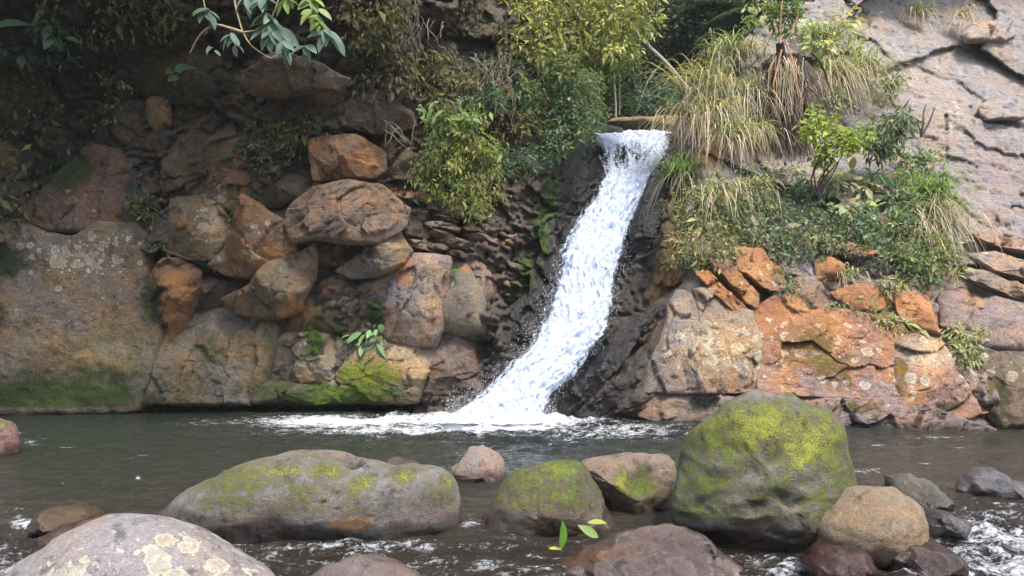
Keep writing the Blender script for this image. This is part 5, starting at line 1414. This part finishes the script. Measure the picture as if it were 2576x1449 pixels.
    for (lb, poly, n, sz, cl, nm) in [
        ("low shrub beside the fall below the bright green tussock", [(1685, 480), (1800, 440), (1860, 450), (1850, 570), (1720, 570), (1680, 530)], 1728, .085, GREEN + OLIVE, "shrub"),
        ("leafy shrub under the dead fronds of the tree fern", [(1850, 440), (1960, 400), (2040, 440), (2040, 530), (1940, 560), (1850, 560)], 1872, .085, BLUEG + GREEN, "shrub"),
        ("shrub with larger blue green leaves right of the bare stems", [(2070, 430), (2200, 400), (2230, 480), (2150, 550), (2060, 530)], 576, .15, [(0.09, 0.14, 0.09), (0.06, 0.1, 0.06), (0.13, 0.18, 0.12)], "shrub"),
        ("dark green shrub left of the tall bright green tussock", [(2225, 390), (2350, 370), (2385, 450), (2350, 545), (2250, 540)], 1872, .09, GREEN + BLUEG, "shrub"),
        ("dense dark shrub above the tilted orange plates", [(1880, 550), (2050, 520), (2110, 560), (2100, 630), (2000, 650), (1900, 630)], 2160, .085, BLUEG + DEEP, "shrub"),
        ("broad dark leafed shrub above the orange block and red brown block", [(2090, 550), (2300, 540), (2400, 570), (2400, 650), (2310, 690), (2190, 650), (2100, 620)], 3024, .085, GREEN + BLUEG + DEEP, "shrub"),
        ("dark mossy fern clump above the lowest tilted orange plate", [(1680, 580), (1780, 560), (1850, 600), (1830, 660), (1760, 690), (1700, 650)], 1728, .075, [(0.08, 0.09, 0.02), (0.05, 0.065, 0.02), (0.035, 0.045, 0.02)], "fern"),
        ("bright leaved shrub on the crest right of the tree fern", [(2030, 50), (2100, 30), (2160, 50), (2185, 110), (2120, 150), (2040, 120)], 576, .12, LIGHT + BLADE, "shrub"),
        ("low shrub along the lower edge of the leafy slope on the right", [(2240, 600), (2400, 600), (2440, 660), (2380, 720), (2270, 690)], 1440, .075, OLIVE + GREEN, "shrub"),
        ("fern on top of the broad orange slab", [(2100, 770), (2170, 760), (2200, 790), (2150, 805)], 187, .11, GREEN, "fern"),
        ("pale fern right of the broad orange slab's top", [(2195, 790), (2260, 790), (2300, 815), (2240, 830)], 172, .12, LIGHT, "fern"),
        ("pale feathery fern above the dark lichened rock at the right edge", [(2370, 820), (2440, 810), (2500, 850), (2490, 900), (2430, 920), (2380, 880)], 504, .11, [(0.16, 0.18, 0.08), (0.2, 0.2, 0.1), (0.12, 0.15, 0.07)], "fern"),
        ("small dark fern between the upper and upright orange rocks", [(1960, 690), (2010, 680), (2020, 735), (1970, 745)], 216, .10, BLUEG, "fern"),
        ("tangle of small leaves left of the standing orange slab", [(2200, 690), (2280, 700), (2290, 740), (2230, 735)], 252, .09, OLIVE, "shrub"),
        ("leafy tuft above the crest straw tussock beside the fern", [(1880, 20), (1930, 0), (1940, 50), (1900, 70)], 187, .11, LIGHT, "shrub"),
        ("scrubby low shrub at the right end of the straw ledge", [(2180, 200), (2260, 190), (2290, 240), (2220, 260)], 360, .09, OLIVE + GREEN, "shrub"),
        ("grey green shrub between the straw ledge and the yellow green shrub", [(2030, 235), (2100, 225), (2110, 270), (2040, 285)], 302, .10, BLUEG, "shrub"),
    ]:
        shrub(lb, poly, None, .28, max(8, n // 45), n, sz * 1.05, cl + [(0.16, 0.14, 0.08), (0.12, 0.13, 0.08), (0.2, 0.17, 0.1)], .45, None, up=.85, gain=2.0, name=nm, cat=nm, group=G, clump_r=.22, stem_r=.012, big=sz >= .15, aspect=.45 if nm == "shrub" else .3)
    # dark snags
    o = None
    r2 = np.random.default_rng(8)
    Ys = WY(np.array([2330]), np.array([310]))[0] - .3
    root = U(2318, 345, Ys)
    paths = [(wob(U(2318, 345, Ys), U(2330, 262, Ys), 8, .03, r2), np.linspace(.04, .012, 8)), (wob(U(2322, 335, Ys), U(2352, 270, Ys), 8, .03, r2), np.linspace(.035, .01, 8)), (wob(U(2318, 345, Ys), U(2308, 300, Ys), 6, .03, r2), np.linspace(.03, .01, 6))]
    V, Fs = tube_geo(paths, 7)
    o = link("dead_stump", make_mesh("dead_stump", V - root, Fs, M_BARK, {"tint": np.tile((0.05, 0.042, 0.035), (len(V), 1))}), None, tuple(root))
    tag(o, "dark forked dead stump standing on the bare pink rock of the right cliff", "dead stump")


def tree(label, x, y, h, crown_r, n, cols, leaf=.22, lean=(0, 0), trunk_r=.16, trunk_col=(0.08, 0.065, 0.05), z0=None, crown_z=.62, group=None, clumps=40, flat=1.0):
    _pseed[0] += 1
    r = np.random.default_rng(_pseed[0])
    z = z0 if z0 is not None else 7.2 + max(0, y - 27) * .85
    root = np.array([x, y, z - .3])
    o = empty("tree", tuple(root), label, "tree", group)
    top = np.array([lean[0], lean[1], h])
    tp = wob((0, 0, 0), top * .9, 12, .03, r)
    paths = [(tp, np.linspace(trunk_r, trunk_r * .35, 12))]
    C = top * crown_z + r.normal(size=(clumps, 3)) * np.array([1, 1, .75 * flat]) * crown_r * .5
    for k in range(min(14, clumps)):
        i = r.integers(5, 11)
        paths.append((wob(tp[i], C[k], 7, .06, r), np.linspace(trunk_r * .35, .02, 7)))
    V, Fs = tube_geo(paths, 7)
    link("trunk", make_mesh("trunk", V, Fs, M_BARK, {"tint": np.tile(trunk_col, (len(V), 1))}), o)
    ci = r.integers(0, clumps, n)
    off = r.normal(size=(n, 3)) * np.array([1, 1, .6]) * crown_r * .22
    D = off + np.array([0, 0, -.4]) * crown_r * .2 + r.normal(size=(n, 3)) * .1
    cb = np.array(cols)
    cl = cb[r.integers(0, len(cb), clumps)][ci] * (.7 + .6 * r.random((n, 1)))
    ln = leaf * (.6 + .8 * r.random(n))
    V, Fs, Cc = leaf_geo(C[ci] + off, D, r.normal(size=(n, 3)) * .5 + np.array([0, -.2, .9]), ln, ln * .5, cl)
    link("crown", make_mesh("crown", V, Fs, M_LEAF, {"tint": Cc}, smooth=False), o)
    return o


def build_forest():
    G = "forest trees beyond the top of the fall"
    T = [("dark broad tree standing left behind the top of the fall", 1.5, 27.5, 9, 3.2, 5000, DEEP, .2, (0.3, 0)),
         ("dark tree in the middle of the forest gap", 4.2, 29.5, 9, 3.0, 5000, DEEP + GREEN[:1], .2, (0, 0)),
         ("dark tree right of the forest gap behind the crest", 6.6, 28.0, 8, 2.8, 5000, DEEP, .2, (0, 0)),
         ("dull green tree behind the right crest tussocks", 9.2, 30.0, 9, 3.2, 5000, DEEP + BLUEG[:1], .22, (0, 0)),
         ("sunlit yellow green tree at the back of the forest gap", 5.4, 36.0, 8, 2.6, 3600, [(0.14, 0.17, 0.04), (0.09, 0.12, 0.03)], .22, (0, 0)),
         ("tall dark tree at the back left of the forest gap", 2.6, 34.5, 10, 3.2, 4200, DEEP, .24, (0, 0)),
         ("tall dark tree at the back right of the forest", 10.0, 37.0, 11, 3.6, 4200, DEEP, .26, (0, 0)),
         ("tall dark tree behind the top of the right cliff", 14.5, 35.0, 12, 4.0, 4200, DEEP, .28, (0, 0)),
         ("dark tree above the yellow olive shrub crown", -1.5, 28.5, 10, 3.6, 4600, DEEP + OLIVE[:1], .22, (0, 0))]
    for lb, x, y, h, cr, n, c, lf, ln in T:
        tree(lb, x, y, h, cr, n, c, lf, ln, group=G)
    # leaning trunk and thin saplings
    r = np.random.default_rng(4)
    for lb, a, b, Y, rad, col in [("pale trunk leaning down to the right across the forest gap", (1590, 70), (1752, 250), 24.5, .085, (0.22, 0.17, 0.13)), ("thin pale upright sapling left in the forest gap", (1543, 150), (1549, 295), 23.5, .03, (0.2, 0.16, 0.11)), ("thinner sapling right beside the upright sapling", (1560, 170), (1558, 290), 24.0, .022, (0.16, 0.13, 0.09))]:
        p = wob(U(b[0], b[1], Y), U(a[0], a[1], Y + .3), 14, .012, r)
        V, Fs = tube_geo([(p, np.linspace(rad, rad * .7, 14))], 8)
        o = empty("tree", tuple(p[0]), lb, "tree", "slender trunks in the forest gap")
        link("trunk", make_mesh("trunk", V - p[0], Fs, M_BARK, {"tint": np.tile(col, (len(V), 1))}), o)
        n = 260
        P = p[-1] - p[0] + r.normal(size=(n, 3)) * np.array([.5, .4, .35])
        V, Fs, C = leaf_geo(P, r.normal(size=(n, 3)) + np.array([0, 0, -.5]), r.normal(size=(n, 3)) * .5 + np.array([0, -.3, .8]), .14 + .1 * r.random(n), .06 + .04 * r.random(n), np.array(GREEN)[r.integers(0, 4, n)])
        link("crown", make_mesh("crown", V, Fs, M_LEAF, {"tint": C}, smooth=False), o)
    shrub("dark blue green bush in the forest gap left of the wispy tussock", [(1600, 235), (1660, 215), (1700, 240), (1700, 280), (1640, 290), (1605, 270)], 24.0, .4, 24, 1400, .12, [(0.02, 0.05, 0.035), (0.03, 0.065, 0.045)], .2, (1650, 300), up=1.0)
    shrub("forest undergrowth bush left of the saplings at the top of the fall", [(1505, 230), (1560, 220), (1600, 260), (1590, 305), (1510, 310)], 24.8, .5, 30, 1600, .11, DEEP + GREEN[:1], .3, (1550, 310), up=.9)
    # umbrella of a far tree fern
    for lb, cx, cy, Y, rr in [("far tree fern spreading dark fronds behind the crest", 1880, 60, 25.5, 1.6), ("far tree fern with dark fronds left of the other far tree fern", 1790, 40, 27.0, 1.5)]:
        root = U(cx, cy + 140, Y)
        top = U(cx, cy, Y)
        o = empty("tree_fern", tuple(root), lb, "tree fern", "tree ferns in the forest gap")
        V, Fs = tube_geo([(np.array([root, top]), [.12, .1])], 8)
        link("trunk", make_mesh("trunk", V - root, Fs, M_BARK, {"tint": np.tile((0.04, 0.03, 0.025), (len(V), 1))}), o)
        Ps, Ds, Ls = [], [], []
        for k in range(22):
            az = k / 22 * 2 * math.pi + r.normal() * .1
            for s in np.linspace(.1, 1, 26):
                c = top + np.array([math.cos(az) * rr * s, math.sin(az) * rr * s, .35 * math.sin(s * 2.4) - .45 * s * s])
                for sd in (-1, 1):
                    Ps.append(c); Ds.append((-math.sin(az) * sd + .3 * math.cos(az), math.cos(az) * sd + .3 * math.sin(az), -.15)); Ls.append(.34 * (1 - .75 * abs(s - .35)))
        Ps, Ds, Ls = map(np.array, (Ps, Ds, Ls))
        V, Fs, C = leaf_geo(Ps, Ds, np.tile((0, 0, 1.0), (len(Ps), 1)), Ls, Ls * .28, np.tile((0.035, 0.06, 0.045), (len(Ps), 1)) * (.7 + .6 * r.random((len(Ps), 1))))
        link("fronds", make_mesh("fronds", V - root, Fs, M_LEAF, {"tint": C}, smooth=False), o)
    # unseen trees added above the left cliff to keep it dark
    G2 = "unseen shade trees added over the left cliff"
    for lb, x, y, h, cr in [("unseen leafy tree added over the far left of the left cliff to shade it", -10.0, 13.0, 4.0, 3.8), ("unseen leafy tree added over the middle of the left cliff to shade it", -4.5, 14.0, 4.0, 3.0)]:
        tree(lb, x, y, h, cr, 2600, GREEN + DEEP, .36, (0, -1.5), z0=9.6, crown_z=.75, group=G2, clumps=46, flat=.6)


def build_glare_haze():
    # thin scattering volume added to lift dark tones like lens glare
    t = NT("glare_air")
    v = t.n("VolumePrincipled", {"Color": (.92, .94, .97, 1), "Density": .0005})
    t.n("OutputMaterial", {"Volume": v.outputs[0]})
    c = np.array([(x, y, z) for x in (-1, 1) for y in (-1, 1) for z in (-1, 1)], float) * np.array([230, 230, 35]) + np.array([0, 0, 32])
    f = [(0, 1, 3, 2), (4, 6, 7, 5), (0, 4, 5, 1), (2, 3, 7, 6), (0, 2, 6, 4), (1, 5, 7, 3)]
    tag(link("glare_haze", make_mesh("glare_haze", c, np.array(f), t.m, smooth=False)), kind="stuff")


def build_leaves():
    r = np.random.default_rng(12)
    for lb, px, py, Y, L, D, N, col in [
        ("upright green leaf stuck at the edge of the flat wet rock", 1410, 1384, 5.7, .23, (.14, -.1, 1), (.9, -1, .1), (0.10, 0.24, 0.03)),
        ("yellow leaf lying at the foot of the upright green leaf", 1380, 1380, 5.7, .1, (1, -.2, .1), (0, -.5, 1), (0.45, 0.42, 0.05)),
        ("curled pale green leaf beside the green mossy boulder", 1505, 1352, 5.75, .19, (-.7, -.2, .5), (.2, -1, .5), (0.22, 0.32, 0.10)),
        ("narrow yellow green leaf arching over the curled pale leaf", 1478, 1315, 5.82, .15, (1, -.1, .1), (0, -.6, 1), (0.28, 0.34, 0.05))]:
        root = U(px, py, Y)
        V, Fs, C = big_leaf_geo(np.zeros((1, 3)), np.array([D], float), np.array([N], float), np.array([L]), np.array([L * .38]), np.array([col]), .12)
        o = link("leaf", make_mesh("leaf", V, Fs, M_LEAF, {"tint": C}), None, tuple(root))
        tag(o, lb, "leaf", "leaves caught among the front rocks")


build_ground()
build_hills()
build_cliff()
build_water()
build_left_rocks()
build_gully_rocks()
build_right_rocks()
build_river_boulders()
build_fall()
build_left_plants()
build_vines()
build_right_plants()
build_forest()
build_leaves()
build_glare_haze()
